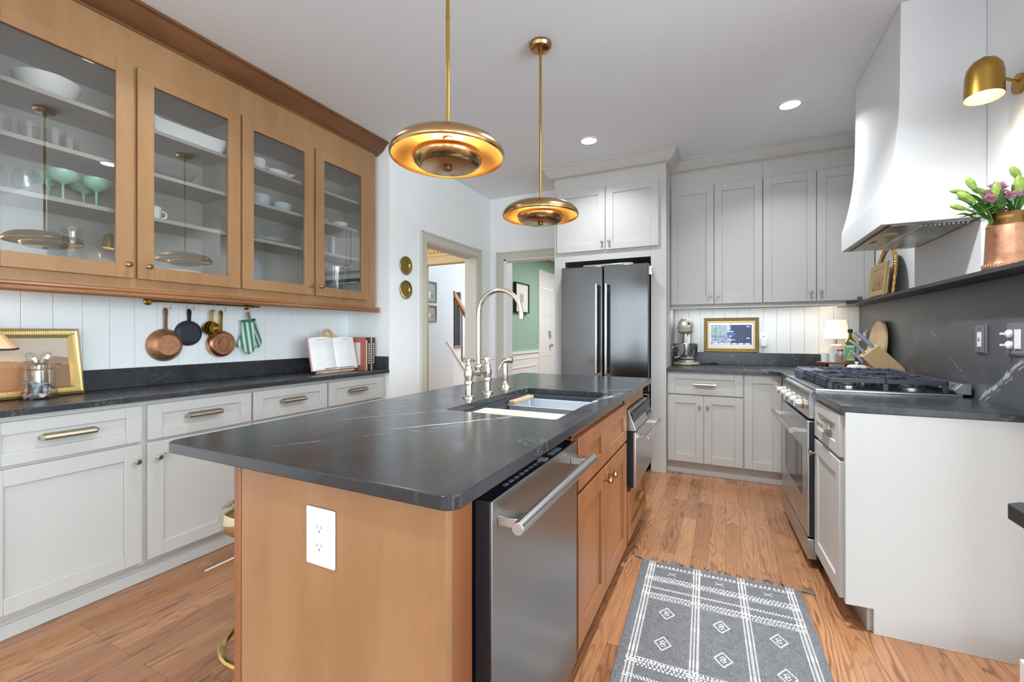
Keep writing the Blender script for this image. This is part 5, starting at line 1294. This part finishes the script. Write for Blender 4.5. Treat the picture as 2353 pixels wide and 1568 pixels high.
# digital screen in a gilt frame
def screen(u, v):
    U = u / u.max(); V = v / v.max()
    rng = np.random.RandomState(5); h, w = u.shape
    n = np.repeat(np.repeat(rng.rand(h // 5 + 1, w // 5 + 1), 5, 0), 5, 1)[:h, :w]
    dark = np.stack([10 + 0*U, 14 + 8*n, 52 + 16*n], -1)
    left = np.stack([86 + 50*n, 104 + 40*n, 132 + 30*n], -1)
    edge = 0.46 + 0.05*np.sin(V*9)
    c = np.where((U < edge)[..., None], left, dark)
    g_ = (U < 0.42) & (V > 0.48); c[g_] = (np.stack([98 + 40*n, 120 + 34*n, 126 + 24*n], -1))[g_]
    c[(np.abs(U - 0.12) < 0.008) & (V > 0.15)] = (46, 56, 84)
    c[(np.abs(V - 0.40 + 0.06*(U - 0.2)) < 0.010) & (U < 0.5)] = (54, 62, 92)
    c[(np.abs(U - 0.43 - 0.02*(1-V)) < 0.016) & (V > 0.74)] = (226, 230, 238)
    c[(np.abs(U - 0.50) < 0.10) & (V > 0.46) & (V < 0.62)] = (30, 70, 130)
    wl = [(0.42, 0.56, 0.65, 0.69), (0.45, 0.53, 0.43, 0.45), (0.46, 0.52, 0.38, 0.40), (0.06, 0.15, 0.91, 0.93), (0.88, 0.95, 0.90, 0.94), (0.88, 0.95, 0.31, 0.34), (0.44, 0.88, 0.315, 0.32), (0.04, 0.16, 0.12, 0.15)]
    wl += [(0.05 + k*0.158, 0.17 + k*0.158, 0.015, 0.07) for k in range(6)]
    for a, b, c0, d in wl: c[(U > a) & (U < b) & (V > c0) & (V < d)] = (206, 212, 226)
    for cx, rr in ((0.43, 0.014), (0.49, 0.026), (0.545, 0.014), (0.59, 0.014)): c[((U - cx)**2 + ((V - 0.24)*0.63)**2) < rr**2] = (224, 232, 240)
    return c
r = thing('digital_display', 'lit digital screen in an ornate gilt frame on the back wall', 'screen', (-0.184, 4.648, 1.034), -PI/2)
part(r, 'frame', P('dark_gilt', (150, 126, 82), 0.42, 0.6), frame_mb(0.463, 0.325, 0.030, 0.022, 0.009))
part(r, 'inner_frame', 'gold', MB().ringprism([(0.028, 0.028), (0.435, 0.028), (0.435, 0.297), (0.028, 0.297)], [(0.042, 0.042), (0.421, 0.042), (0.421, 0.283), (0.042, 0.283)], 0.003, 0.013, 'x'), bevel=0.002)
part(r, 'bezel', 'white', MB().box(0.002, 0.006, 0.036, 0.427, 0.036, 0.289))
mb, c = colgrid(0.345, 0.185, 140, 76, screen, T(0.0068, 0.060, 0.072) @ YZ)
colpart(r, 'display', 'screen', mb, c)
part(r, 'webcam', 'black', MB().cyl(0.004, 0.006, 0.0075, 12, T(0, 0.2315, 0.270) @ R(PI/2, 'Y')))
r = thing('wall_outlet', 'white outlet plate on the back wall right of the framed screen', 'outlet', (0.318, 4.6495, 1.165))
part(r, 'cover_plate', 'white', MB().prism(rrect(-0.036, 0.036, -0.058, 0.058, 0.004), -0.005, 0, 'y'), bevel=0.002)
part(r, 'receptacle', 'porcelain', MB().prism(rrect(-0.014, 0.014, 0.008, 0.034, 0.008), -0.0065, -0.0045, 'y'), bevel=0.0005)
part(r, 'warning_mark', P('red_mark', (190, 60, 66), 0.5), MB().prism([(-0.008, 0.010), (0.008, 0.010), (0.0, 0.025)], -0.0075, -0.006, 'y'))
r = thing('charger', 'white charger block plugged into the wall, its lead running to the framed screen', 'charger', (0.318, 4.642, 1.133))
part(r, 'block', 'white', MB().prism(rrect(-0.024, 0.024, -0.040, 0.030, 0.006), -0.028, 0.0, 'y'), bevel=0.003)
part(r, 'lead', 'white', MB().tube(spline([(0.0, -0.012, -0.040), (-0.004, -0.010, -0.060), (-0.020, -0.006, -0.082), (-0.041, -0.004, -0.094)], 6), 0.0022, 8))

# small lamp, tray and what stands on it
r = thing('table_lamp', 'small table lamp with a glowing white shade on the back worktop', 'lamp', (0.832, 4.475, ZC))
part(r, 'base', P('frosted_glass', (206, 204, 196), 0.3), MB().lathe([(0, 0), (0.075, 0), (0.078, 0.006), (0.052, 0.195), (0.046, 0.205), (0, 0.206)], 4, R(PI/4, 'Z')), smooth=0, bevel=0.006)
part(r, 'neck', 'brass', MB().cyl(0.007, 0.205, 0.30, 14))
part(r, 'shade', emis('lit_white_shade', (255, 236, 206), 0.85, (246, 240, 228)), MB().lathe([(0.088, 0.252), (0.083, 0.32), (0.074, 0.38), (0.067, 0.408), (0.065, 0.408), (0.072, 0.38), (0.081, 0.32), (0.086, 0.252)], 36))
part(r, 'bulb', emis('lamp_bulb2', (255, 224, 180), 5), MB().ball((0, 0, 0.31), 0.025))
l = bpy.data.lights.new('lamp_glow', 'POINT'); l.energy = 2.2; l.color = (1.0, 0.82, 0.58); l.shadow_soft_size = 0.04
o = bpy.data.objects.new('lamp_glow', l); o.location = (0.832, 4.475, ZC + 0.33); COL.objects.link(o)
r = thing('serving_tray', 'oval walnut tray on short legs holding cups and oil', 'tray', (0.818, 4.32, ZC))
part(r, 'top', 'walnut', MB().lathe([(0, 0.052), (0.99, 0.052), (1.0, 0.056), (1.0, 0.062), (0.99, 0.066), (0, 0.066)], 48, None, 0.148, 0.085), bevel=0.001)
for a in (-2.6, -0.55, 0.75, 2.2): part(r, 'leg', 'walnut', MB().cyl(0.013, 0, 0.0522, 14, T(0.112 * math.cos(a), 0.058 * math.sin(a), 0)))
ZT = ZC + 0.0662
cu_ = MB().lathe(cup_glass(0.0225, 0.024, 0.074, 0.003), 28)
c0 = solo('cup', 'small white cup at the left end of the tray', 'cup', 'porcelain', cu_, (0.722, 4.295, ZT), group='small white cups on the tray')
dup(c0, (0.775, 4.285, ZT), 'small white cup next to the glass jar on the tray')
r = thing('spice_jar', 'narrow clear jar with a wooden lid on the tray', 'jar', (0.826, 4.30, ZT))
part(r, 'body', 'glass', MB().lathe(cup_glass(0.021, 0.021, 0.088), 24))
part(r, 'lid', 'walnut', MB().cyl(0.0215, 0.0885, 0.100, 20))
part(r, 'contents', P('pink_salt', (206, 186, 176), 0.8), MB().cyl(0.017, 0.007, 0.055, 18))
r = thing('oil_bottle', 'square green olive oil bottle with an avocado label on the tray', 'bottle', (0.898, 4.335, ZT))
part(r, 'body', P('olive_oil', (112, 100, 12), 0.08, 0.0, **{'Coat Weight': 0.6}), MB().lathe([(0, 0), (0.046, 0), (0.048, 0.004), (0.048, 0.145), (0.040, 0.168), (0.020, 0.192), (0.0145, 0.205), (0.0145, 0.238), (0, 0.238)], 4, R(PI/4, 'Z')), bevel=0.006, smooth=0)
part(r, 'cap', 'black', MB().cyl(0.0165, 0.236, 0.264, 18))
lab = part(r, 'label', P('mint_label', (112, 196, 146), 0.5), MB().box(-0.0335, 0.022, -0.0355, -0.0342, 0.010, 0.135))
part(lab, 'avocado', P('avocado_print', (206, 208, 140), 0.5), MB().lathe([(0, -0.0358), (0.014, -0.0358), (0.014, -0.0352), (0, -0.0352)], 20, R(0, 'X') @ Matrix(((1,0,0,-0.006),(0,0,1,0),(0,1.5,0,0.062),(0,0,0,1)))))
part(lab, 'avocado_stone', P('stone_print', (126, 82, 50), 0.5), MB().lathe([(0, -0.0364), (0.006, -0.0364), (0.006, -0.0356), (0, -0.0356)], 16, Matrix(((1,0,0,-0.006),(0,0,1,0),(0,1,0,0.057),(0,0,0,1)))))
part(lab, 'band', P('cream_print', (226, 236, 220), 0.5), MB().box(-0.0335, 0.022, -0.0362, -0.0354, 0.120, 0.135).box(-0.030, 0.018, -0.0362, -0.0354, 0.020, 0.028))
r = thing('butter_dish', 'white lidded butter dish behind the griddle', 'dish', (0.885, 4.08, ZC))
part(r, 'base', 'porcelain', MB().prism(rrect(-0.078, 0.078, -0.05, 0.05, 0.02), 0, 0.008), bevel=0.003)
lm = MB(); 
for z, k in ((0.0085, 1.0), (0.03, 0.98), (0.042, 0.88), (0.047, 0.70)): pass
part(r, 'lid', 'porcelain', MB().lathe([(0, 0.0085), (1.0, 0.0085), (1.0, 0.035), (0.94, 0.050), (0.74, 0.060), (0.25, 0.0635), (0, 0.0635)], 36, None, 0.064, 0.042))
part(r, 'knob', 'porcelain', MB().lathe([(0, 0.0625), (0.006, 0.0635), (0.007, 0.068), (0.013, 0.075), (0.012, 0.084), (0, 0.087)], 20))

# knife block and knives
KY = 3.56
r = thing('knife_block', 'slanted beech knife block beside the stone panel', 'knife block', (0.90, KY, ZC))
Zz = ZC
main = [(0.800, 1.056), (0.887, 1.134), (1.018, 0.985), (1.018, Zz), (0.925, Zz)]
wed = [(0.825, Zz), (0.825, 0.972), (0.862, 0.990), (0.932, Zz + 0.003), (0.932, Zz)]
part(r, 'block', 'board', MB().prism([(a - 0.90, b - Zz) for a, b in main], 0, 0.11, 'y'), bevel=0.002)
part(r, 'foot', 'board', MB().prism([(a - 0.90, b - Zz) for a, b in wed], 0.012, 0.098, 'y'), bevel=0.002)
for (a, b, s, yy, lb) in (((0.866, 1.116), (0.768, 1.226), 0.0125, 0.035, 'largest steel-handled knife, in the top slot of the block'), ((0.822, 1.076), (0.742, 1.164), 0.010, 0.03, 'middle steel-handled knife in the block'), ((0.812, 1.012), (0.750, 1.094), 0.0095, 0.03, 'lowest steel-handled knife, in the foot of the block')):
    r = thing('kitchen_knife', lb, 'knife', (a[0], KY + yy, a[1]), 0, 'knives in the block')
    d = Vector((b[0] - a[0], 0, b[1] - a[1])); L = d.length; d.normalize(); n_ = Vector((d.z, 0, -d.x))
    part(r, 'handle', 'silver', MB().tube(spline([d * 0.0, d * L * 0.15 + n_ * 0.002, d * L * 0.55 + n_ * 0.003, d * L * 0.9 - n_ * 0.001, d * L - n_ * 0.005], 5), [s * 0.75] * 5 + [s] * 5 + [s * 1.05] * 5 + [s * 0.95] * 5 + [s * 0.7], 14))
    part(r, 'bolster', 'chrome', MB().tube([d * -0.006, d * 0.008], s * 0.95, 14))
r = solo('round_board', 'round wooden serving board leaning on the stone panel', 'cutting board', 'board', MB().lathe([(0, 0), (0.188, 0), (0.192, 0.004), (0.192, 0.018), (0.188, 0.022), (0, 0.022)], 56), (0.992, 3.985, ZC + 0.194), rot=(0, -PI/2 + 0.11, 0))
r = thing('wall_outlet', 'outlet with a white adapter low on the stone panel, beside the round board', 'outlet', (1.0242, 4.41, 1.185))
part(r, 'cover_plate', 'dwsteel', MB().box(-0.006, 0, -0.036, 0.036, -0.058, 0.058), bevel=0.002)
part(r, 'adapter', 'white', MB().box(-0.05, -0.0062, -0.022, 0.022, -0.035, -0.012).box(-0.022, -0.0062, -0.015, 0.015, -0.012, 0.035), bevel=0.003)

# switch plates on the stone panel
SW = 1.0243
M['plate'] = P('grey_plate', (116, 116, 120), 0.45)
r = thing('wall_outlet', 'grey plate with a white safety outlet on the stone panel', 'outlet', (SW, 2.652, 1.183))
part(r, 'cover_plate', 'plate', MB().box(-0.007, 0, -0.043, 0.043, -0.062, 0.062).box(-0.011, -0.007, -0.032, 0.040, -0.058, 0.058), bevel=0.0015)
part(r, 'receptacle', 'white', MB().box(-0.0135, -0.011, -0.016, 0.018, -0.034, 0.032), bevel=0.001)
part(r, 'reset_button', P('red_button', (196, 60, 70), 0.5), MB().box(-0.015, -0.0135, -0.004, 0.006, 0.001, 0.006))
part(r, 'test_button', 'black', MB().box(-0.015, -0.0135, -0.004, 0.006, -0.008, -0.003))
part(r, 'screw', 'black', MB().cyl(0.003, 0, 0.001, 10, T(-0.0112, 0.002, 0.046) @ R(-PI/2, 'Y')).cyl(0.003, 0, 0.001, 10, T(-0.0112, 0.002, -0.048) @ R(-PI/2, 'Y')))
r = thing('switch_plate', 'grey switch plate with white toggles at the right edge of the stone panel', 'switch', (SW, 2.385, 1.186))
part(r, 'cover_plate', 'plate', MB().box(-0.007, 0, -0.068, 0.068, -0.064, 0.064).box(-0.0095, -0.007, -0.060, 0.063, -0.058, 0.058), bevel=0.0015)
for z in (0.021, -0.024):
    part(r, 'toggle', 'white', MB().lathe([(0, 0.0095), (0.0165, 0.0095), (0.0165, 0.018), (0.012, 0.023), (0, 0.0235)], 24, T(0, 0.036, z) @ R(-PI/2, 'Y')).box(-0.040, -0.020, 0.031, 0.041, z - 0.004, z + 0.005), bevel=0.001)
part(r, 'rocker', 'white', MB().box(-0.014, -0.0095, -0.035, 0.004, -0.038, 0.038), bevel=0.002)

# ================================================================ the stone ledge: mirror, little frame, copper pitcher with flowers
ZL = 1.4558
r = thing('arched_mirror', 'gold arched mirror with a rope-twist frame on the ledge under the hood', 'mirror', (0.980, 3.80, ZL), PI, None, (0, -0.09, PI))
ap = [(0.012, -0.185, 0.008), (0.012, -0.185, 0.08), (0.012, -0.185, 0.16)] + [(0.012, -0.185 * math.cos(t), 0.16 + 0.185 * math.sin(t)) for t in [PI * i / 20 for i in range(1, 20)]] + [(0.012, 0.185, 0.16), (0.012, 0.185, 0.08), (0.012, 0.185, 0.008)]
path = spline(ap, 5)
part(r, 'frame', 'gold', MB().tube(path, [0.011 + 0.0025 * math.sin(i * 2.2) for i in range(len(path))], 10).box(0.0, 0.024, -0.196, 0.196, 0.0, 0.018))
part(r, 'inner_band', 'gold2', MB().tube([(0.010, p.y * 0.91, 0.008 + (p.z - 0.008) * 0.955) for p in path], 0.005, 8))
part(r, 'glass', P('mirror_glass', (225, 228, 230), 0.03, 1.0), MB().prism([(p.y * 0.93, p.z * 0.965) for p in path], 0.004, 0.007, 'x'))
r = thing('small_painting', 'small gold-framed picture standing in front of the arched mirror', 'picture', (0.928, 3.92, ZL), PI, None, (0, -0.10, PI))
part(r, 'frame', 'gold2', frame_mb(0.33, 0.225, 0.042, 0.018))
def blot(u, v):
    rng = np.random.RandomState(9); h, w = u.shape
    n = np.repeat(np.repeat(rng.rand(h // 6 + 1, w // 6 + 1), 6, 0), 6, 1)[:h, :w]
    V = v / v.max(); c = np.stack([150 + 30*V, 122 + 30*V, 92 + 24*V], -1) - 12*n[..., None]
    c[(n > 0.8) & (V < 0.6) & (V > 0.15)] = (190, 96, 72); c[(n < 0.12) & (V < 0.5)] = (92, 112, 84)
    return c
mb, c = colgrid(0.246, 0.141, 48, 30, blot, T(0.005, 0.042, 0.042) @ YZ); colpart(r, 'canvas', 'vc', mb, c)
part(r, 'backing', 'board', MB().box(0, 0.004, 0.03, 0.30, 0.03, 0.195))
r = thing('card_stand', 'tiny grey card stand on a wooden foot at the far end of the ledge', 'ornament', (0.945, 4.27, ZL))
part(r, 'foot', 'walnut', MB().box(-0.035, 0.035, -0.02, 0.02, 0, 0.007), bevel=0.001)
part(r, 'card', 'dwsteel', MB().box(-0.015, 0.015, -0.004, 0.004, 0.0072, 0.042))

PX, PY = 0.968, 2.335
r = thing('pitcher', 'copper pitcher of lilies on the stone ledge', 'pitcher', (PX, PY, ZL))
part(r, 'body', 'copper', MB().lathe([(0, 0), (0.067, 0), (0.068, 0.004), (0.063, 0.020), (0.061, 0.024), (0.0595, 0.06), (0.057, 0.12), (0.0555, 0.158), (0.057, 0.164), (0.0545, 0.167), (0.053, 0.15), (0.056, 0.05), (0.052, 0.008), (0, 0.008)], 48))
rb = MB()
for k in range(40): a = 2 * PI * k / 40; rb.ball((0.0635 * math.cos(a), 0.0635 * math.sin(a), 0.012), 0.0042, 0.0042, 0.009, 8, 6)
part(r, 'beading', 'copper', rb)
part(r, 'collar', P('brown_brass', (150, 112, 66), 0.3, 1.0), MB().lathe([(0.054, 0.163), (0.053, 0.172), (0.047, 0.184), (0.049, 0.20), (0.054, 0.212), (0.052, 0.213), (0.046, 0.20), (0.045, 0.184), (0.051, 0.172)], 40))
part(r, 'handle', 'copper', MB().tube(spline([(0.0, 0.054, 0.15), (0.0, 0.10, 0.14), (0.0, 0.11, 0.09), (0.0, 0.085, 0.05), (0.0, 0.058, 0.045)], 6), 0.007, 10))
M['bud'] = speckle('lily_bud', (130, 164, 66), (166, 192, 92), 60, 0.5)
M['leaf'] = speckle('lily_leaf', (62, 116, 44), (88, 142, 58), 30, 0.45)
M['stem'] = P('lily_stem', (92, 130, 58), 0.5)
M['pink'] = speckle('pink_petal', (214, 160, 186), (230, 190, 208), 60, 0.6)
def budmesh(mb, base, d, L, rr):
    q = Vector((0, 0, 1)).rotation_difference(d).to_matrix().to_4x4()
    mb.lathe([(0, 0), (rr * 0.5, L * 0.06), (rr * 0.85, L * 0.3), (rr, L * 0.55), (rr * 0.8, L * 0.8), (rr * 0.35, L * 0.96), (0, L)], 9, Matrix.Translation(base) @ q)
def leafmesh(mb, p0, p1, p2, w):
    pts = spline([p0, p1, p2], 6); n = len(pts); o = len(mb.v)
    for i, p in enumerate(pts):
        t = i / (n - 1); ww = w * math.sin(PI * (0.12 + 0.88 * t)) if t < 1 else 0.0005
        dd = (pts[min(i + 1, n - 1)] - pts[max(i - 1, 0)]).normalized(); s_ = dd.cross(Vector((0.3, 0.2, 0.93))).normalized(); nn = s_.cross(dd)
        mb.v += [tuple(p - s_ * ww), tuple(p + nn * ww * 0.35), tuple(p + s_ * ww), tuple(p + nn * (ww * 0.35 - 0.0012))]
    for i in range(n - 1):
        a = o + i * 4; b = a + 4
        mb.f += [(a, a+1, b+1, b), (a+1, a+2, b+2, b+1), (a+2, a+3, b+3, b+2), (a+3, a, b, b+3)]
lil = [((0.872, 2.31, 1.742), (-0.4, 0.1, 0.9), 0.060, 0.015, 'lily stem with an upright green bud, second from the left'),
       ((0.842, 2.30, 1.735), (-0.96, 0.0, 0.25), 0.052, 0.011, 'lily stem with a slim yellow-green bud pointing left'),
       ((0.866, 2.30, 1.690), (-0.75, -0.1, 0.65), 0.072, 0.018, 'lily stem with the fattest green bud, leaning left'),
       ((0.850, 2.32, 1.672), (-0.92, 0.0, 0.40), 0.055, 0.012, 'lily stem with the lowest bud, pointing left over the hood edge'),
       ((0.915, 2.33, 1.728), (-0.85, 0.1, 0.52), 0.055, 0.013, 'lily stem with a bud lying nearly level in the middle'),
       ((0.918, 2.29, 1.700), (0.05, -0.1, 1.0), 0.060, 0.015, 'lily stem with a broad upright bud in front of the pink petals'),
       ((1.000, 2.32, 1.765), (-0.45, 0.0, 0.9), 0.062, 0.015, 'lily stem with the highest bud of the bunch'),
       ((0.985, 2.29, 1.710), (-0.05, 0.0, 1.0), 0.066, 0.017, 'lily stem with a pale upright bud below the highest one'),
       ((1.005, 2.30, 1.715), (0.25, 0.05, 0.95), 0.060, 0.015, 'lily stem with a yellow-green bud at the picture edge')]
for i, (p, d, L, rr, lb) in enumerate(lil):
    p = (p[0], p[1], p[2] + 0.022)
    root = Vector((PX + 0.25 * (p[0] - PX), PY + 0.4 * (p[1] - PY) + 0.012 * ((i % 3) - 1), ZL + 0.12 + 0.004 * (i % 2)))
    r = thing('lily', lb, 'flower', tuple(root), 0, 'lilies in the copper pitcher')
    tip = Vector(p) - root; dv = Vector(d).normalized()
    mid = Vector((tip.x * 0.35, tip.y * 0.4, tip.z * 0.62))
    part(r, 'stem', 'stem', MB().tube(spline([(0, 0, 0), mid, tip], 6), 0.0033, 8))
    m = MB(); budmesh(m, tip, dv, L, rr * 0.86); part(r, 'bud', 'bud', m)
    m = MB(); s = -1 if i % 2 else 1
    leafmesh(m, Vector((mid.x * 0.7, mid.y * 0.7, mid.z * 0.9)), mid + Vector((-0.03, 0.025 * s, 0.018)), mid + Vector((-0.055 - 0.01 * (i % 3), 0.04 * s, 0.012 - 0.012 * (i % 2))), 0.009)
    leafmesh(m, Vector((mid.x * 0.5, mid.y * 0.5, mid.z * 0.7)), mid + Vector((0.012, -0.02 * s, 0.03)), mid + Vector((0.022, -0.04 * s, 0.055)), 0.007)
    leafmesh(m, mid * 0.8, mid + Vector((0.010 * s, 0.014, 0.035)), mid + Vector((0.028 * s, 0.022, 0.062)), 0.009)
    leafmesh(m, tip * 0.55, tip * 0.75 + Vector((-0.018, -0.012 * s, 0.012)), tip * 0.95 + Vector((-0.030, -0.02 * s, -0.006)), 0.008)
    part(r, 'leaf', 'leaf', m, smooth=80)
for i, (p, lb) in enumerate((((0.940, 2.335, 1.738), 'pink ruffled flower at the top of the bunch'), ((0.908, 2.300, 1.690), 'pink ruffled flower low on the left of the bunch'), ((0.965, 2.295, 1.695), 'pink ruffled flower low in the middle of the bunch'), ((0.925, 2.31, 1.712), 'pink ruffled flower between the top and the left one'))):
    p = (p[0], p[1], p[2] + 0.018)
    root = Vector((PX + 0.01 * (i - 1), PY + 0.02 * (1 - i), ZL + 0.13))
    r = thing('pink_flower', lb, 'flower', tuple(root), 0, 'pink flowers in the copper pitcher')
    tip = Vector(p) - root
    part(r, 'stem', 'stem', MB().tube([(0, 0, 0), tuple(tip * 0.6), tuple(tip)], 0.003, 8))
    m = MB(); rng = random.Random(i)
    for k in range(34):
        a = rng.uniform(0, 2 * PI); e = rng.uniform(0.1, 1.3)
        dv = Vector((math.cos(a) * math.cos(e), math.sin(a) * math.cos(e), math.sin(e)))
        leafmesh(m, tip + dv * 0.004, tip + dv * 0.020 + Vector((0, 0, 0.003)), tip + dv * rng.uniform(0.032, 0.042) + Vector((0, 0, -0.002)), 0.0095)
    part(r, 'petals', 'pink', m, smooth=80)

# ================================================================ rug
W, L = 0.705, 1.36
def rugc(u, v):
    rng = np.random.RandomState(2); h, w = u.shape
    n = rng.rand(h, w); n2 = np.repeat(np.repeat(rng.rand(h // 8 + 1, w // 8 + 1), 8, 0), 8, 1)[:h, :w]
    c = np.stack([100 + 34*(n - 0.5) + 8*n2, 99 + 34*(n - 0.5) + 8*n2, 101 + 34*(n - 0.5) + 7*n2], -1)
    ed = (u < 0.014) | (u > W - 0.014); c[ed] = np.stack([78 + 44*n, 79 + 44*n, 84 + 44*n], -1)[ed]
    wht = np.array([208, 205, 200])
    t = L - v                    # distance from the far fringe
    on = np.zeros(u.shape, bool)
    dash = ((t / 0.009) % 1) < 0.72
    for cx in (0.048, 0.262, 0.460, 0.662):
        for k in (-0.013, 0.0, 0.013): on |= (np.abs(u - cx - k) < 0.0036) & dash
    ins = (u > 0.03) & (u < W - 0.03)
    def dots(t0, per, hgt, ph, duty=0.5, slant=0.0):
        return ins & (np.abs(t - t0) < hgt) & ((((u + (t - t0) * slant) / per + ph) % 1) < duty)
    def band(t0, m=1):
        o = dots(t0 - m * 0.019, 0.0145, 0.0045, 0.0)
        o |= dots(t0 - m * 0.008, 0.0145, 0.0045, 0.5)
        o |= dots(t0 + m * 0.004, 0.0110, 0.0040, 0.25, 0.6)
        o |= dots(t0 + m * 0.013, 0.0145, 0.0038, 0.0)
        o |= dots(t0 + m * 0.022, 0.0090, 0.0030, 0.5)
        return o
    on |= dots(0.040, 0.0185, 0.006, 0.0) | dots(0.052, 0.008, 0.0028, 0)
    on |= band(0.165) | dots(0.250, 0.0115, 0.0075, 0, 0.5, 0.6) | band(0.315)
    on |= band(0.760, -1) | dots(0.840, 0.0115, 0.0085, 0, 0.5, -0.6) | band(0.925, -1)
    on |= dots(1.06, 0.0185, 0.006, 0.0)
    for cx in (0.150, 0.361, 0.565):
        for tt in (0.100, 1.00):
            du, dt = u - cx, t - tt
            on |= (np.abs(np.abs(du) - np.abs(dt) * 1.6) < 0.003) & (np.abs(du) < 0.020)
        for tt in (0.432, 0.630):
            du, dt = np.abs(u - cx), np.abs(t - tt)
            q = du / 0.030 + dt / 0.040
            on |= (np.abs(q - 1) < 0.10)
            for o_ in (-0.0075, 0.0075):
                q2 = du / 0.0115 + np.abs(t - tt - o_) / 0.0105
                on |= (np.abs(q2 - 0.85) < 0.2)
    c[on] = wht + 14 * (n[on][:, None] - 0.5)
    return c
r = thing('rug', 'grey woven runner rug with white diamonds and fringed end on the oak floor', 'rug', (-0.392, 2.405, 0.0), math.radians(2.2))
mb, c = colgrid(W, L, 240, 460, rugc, T(0, -L, 0.0065))
colpart(r, 'weave', 'rugm', mb, c)
part(r, 'edge', P('rug_edge', (96, 98, 102), 0.95), MB().box(-0.004, W + 0.004, -L, 0.004, 0.0004, 0.006), bevel=0.002)
M['fringe'] = speckle('fringe_yarn', (150, 146, 140), (70, 72, 80), 260, 0.95)
rng = random.Random(4)
for k in range(15):
    x0 = 0.004 + k * (W - 0.008) / 14; m = MB()
    lean_ = rng.uniform(-0.022, 0.022) + (-0.03 if k == 0 else 0) + (0.05 if k == 14 else 0)
    ln_ = rng.uniform(0.026, 0.048)
    for s in range(8):
        dx = rng.uniform(-0.005, 0.005); e = rng.uniform(-0.016, 0.016)
        yend = ln_ + rng.uniform(-0.006, 0.008) if k < 14 else -0.01 + 0.02 * rng.random()
        m.tube(spline([(x0 + dx, -0.002, 0.004), (x0 + lean_ * 0.4, yend * 0.45, 0.008), (x0 + lean_ + e, yend, 0.0035)], 4), 0.0017, 6)
    m.ball((x0 + lean_ * 0.35, ln_ * 0.35 if k < 14 else 0.004, 0.0075), 0.0058, 0.0058, 0.005, 8, 6)
    part(r, 'tassel', 'fringe', m)

# ================================================================ rooms beyond
r = thing('framed_print', 'black-framed print with a wide white mat on the green wall', 'picture', (-2.9475, 6.10, 1.54))
part(r, 'frame', P('black_frame', (30, 26, 24), 0.4), MB().ringprism([(0, 0), (0.507, 0), (0.507, 0.474), (0, 0.474)], [(0.016, 0.016), (0.491, 0.016), (0.491, 0.458), (0.016, 0.458)], 0.0, 0.05, 'x'), bevel=0.002)
part(r, 'mat', P('mat_board', (232, 230, 228), 0.8), MB().box(0.0, 0.03, 0.014, 0.493, 0.014, 0.46))
part(r, 'print', P('grey_print', (176, 180, 186), 0.7), MB().box(0.029, 0.0306, 0.175, 0.315, 0.165, 0.305))
def photo(seed):
    def fn(u, v):
        U = u / u.max(); V = v / v.max(); rg = np.random.RandomState(seed); h, w = u.shape
        n = np.repeat(np.repeat(rg.rand(h // 3 + 1, w // 3 + 1), 3, 0), 3, 1)[:h, :w]
        c = np.stack([128 + 40*n, 128 + 34*n, 140 + 34*n], -1)
        c[V < 0.3] = (np.stack([86 + 40*n, 92 + 40*n, 104 + 30*n], -1))[V < 0.3]
        for cx, col in ((0.36, (58, 60, 84)), (0.64, (206, 206, 214))):
            c[(np.abs(U - cx) < 0.13) & (V < 0.55)] = col
            c[((U - cx)**2 + (V - 0.64)**2) < 0.010] = (176, 140, 122)
        return c
    return fn
for (y_, z_, w_, h_, mt, sd, lb) in ((5.86, 1.755, 0.52, 0.362, (176, 166, 140), 1, 'grey-framed photograph in the passage, the upper of two'), (5.85, 1.412, 0.53, 0.292, (186, 156, 130), 2, 'grey-framed photograph in the passage, the lower of two')):
    r = thing('framed_photo', lb, 'picture', (-4.598, y_, z_), 0, 'photographs in the passage')
    part(r, 'frame', P('pewter_frame', (112, 114, 124), 0.45), frame_mb(w_, h_, 0.045, 0.02))
    part(r, 'mat', P('mat_%d' % sd, mt, 0.8), MB().box(0.0, 0.006, 0.04, w_ - 0.04, 0.04, h_ - 0.04))
    mb, c = colgrid(w_ - 0.18, h_ - 0.15, 60, 40, photo(sd), T(0.0066, 0.09, 0.075) @ YZ); colpart(r, 'photo', 'vc', mb, c)
r = thing('staircase', 'pale staircase with wooden treads beyond the passage', 'stairs', (-4.66, 6.94, 0))
sb = MB()
for k in range(4): sb.box(-0.9, 0.055, 0.0 + k * 0.26, 0.26 + k * 0.26, 0, 0.945 - k * 0.235)
part(r, 'riser', 'white_trim', sb)
for k in range(4): part(r, 'tread', 'maple2', MB().box(-0.9, 0.085, -0.0 + k * 0.26, 0.285 + k * 0.26, 0.9452 - k * 0.235, 0.9752 - k * 0.235), bevel=0.004)
r = thing('stair_railing', 'stair railing with an oak handrail and black balusters', 'railing', (-4.61, 6.94, 0.975))
hz = lambda y: 1.03 - 0.864 * y
hr = MB().prism([(0, hz(0) - 0.10), (0, hz(0) + 0.02), (1.0, hz(1.0) + 0.02), (1.0, hz(1.0) - 0.10)], -0.035, 0.035, 'x')
part(r, 'handrail', P('oak_rail', (178, 112, 56), 0.35), hr, bevel=0.012)
for k in range(7):
    y_ = 0.04 + k * 0.13
    part(r, 'baluster', 'black', MB().box(-0.009, 0.009, y_ - 0.009, y_ + 0.009, 0.001 - 0.235 * int((y_ + 0.0) / 0.26), hz(y_) - 0.09))
struct('door_2', P('dark_olive_door', (62, 62, 54), 0.5), MB().box(-6.46, -6.15, 9.55, 9.598, 0, 2.28), bevel=0.003)
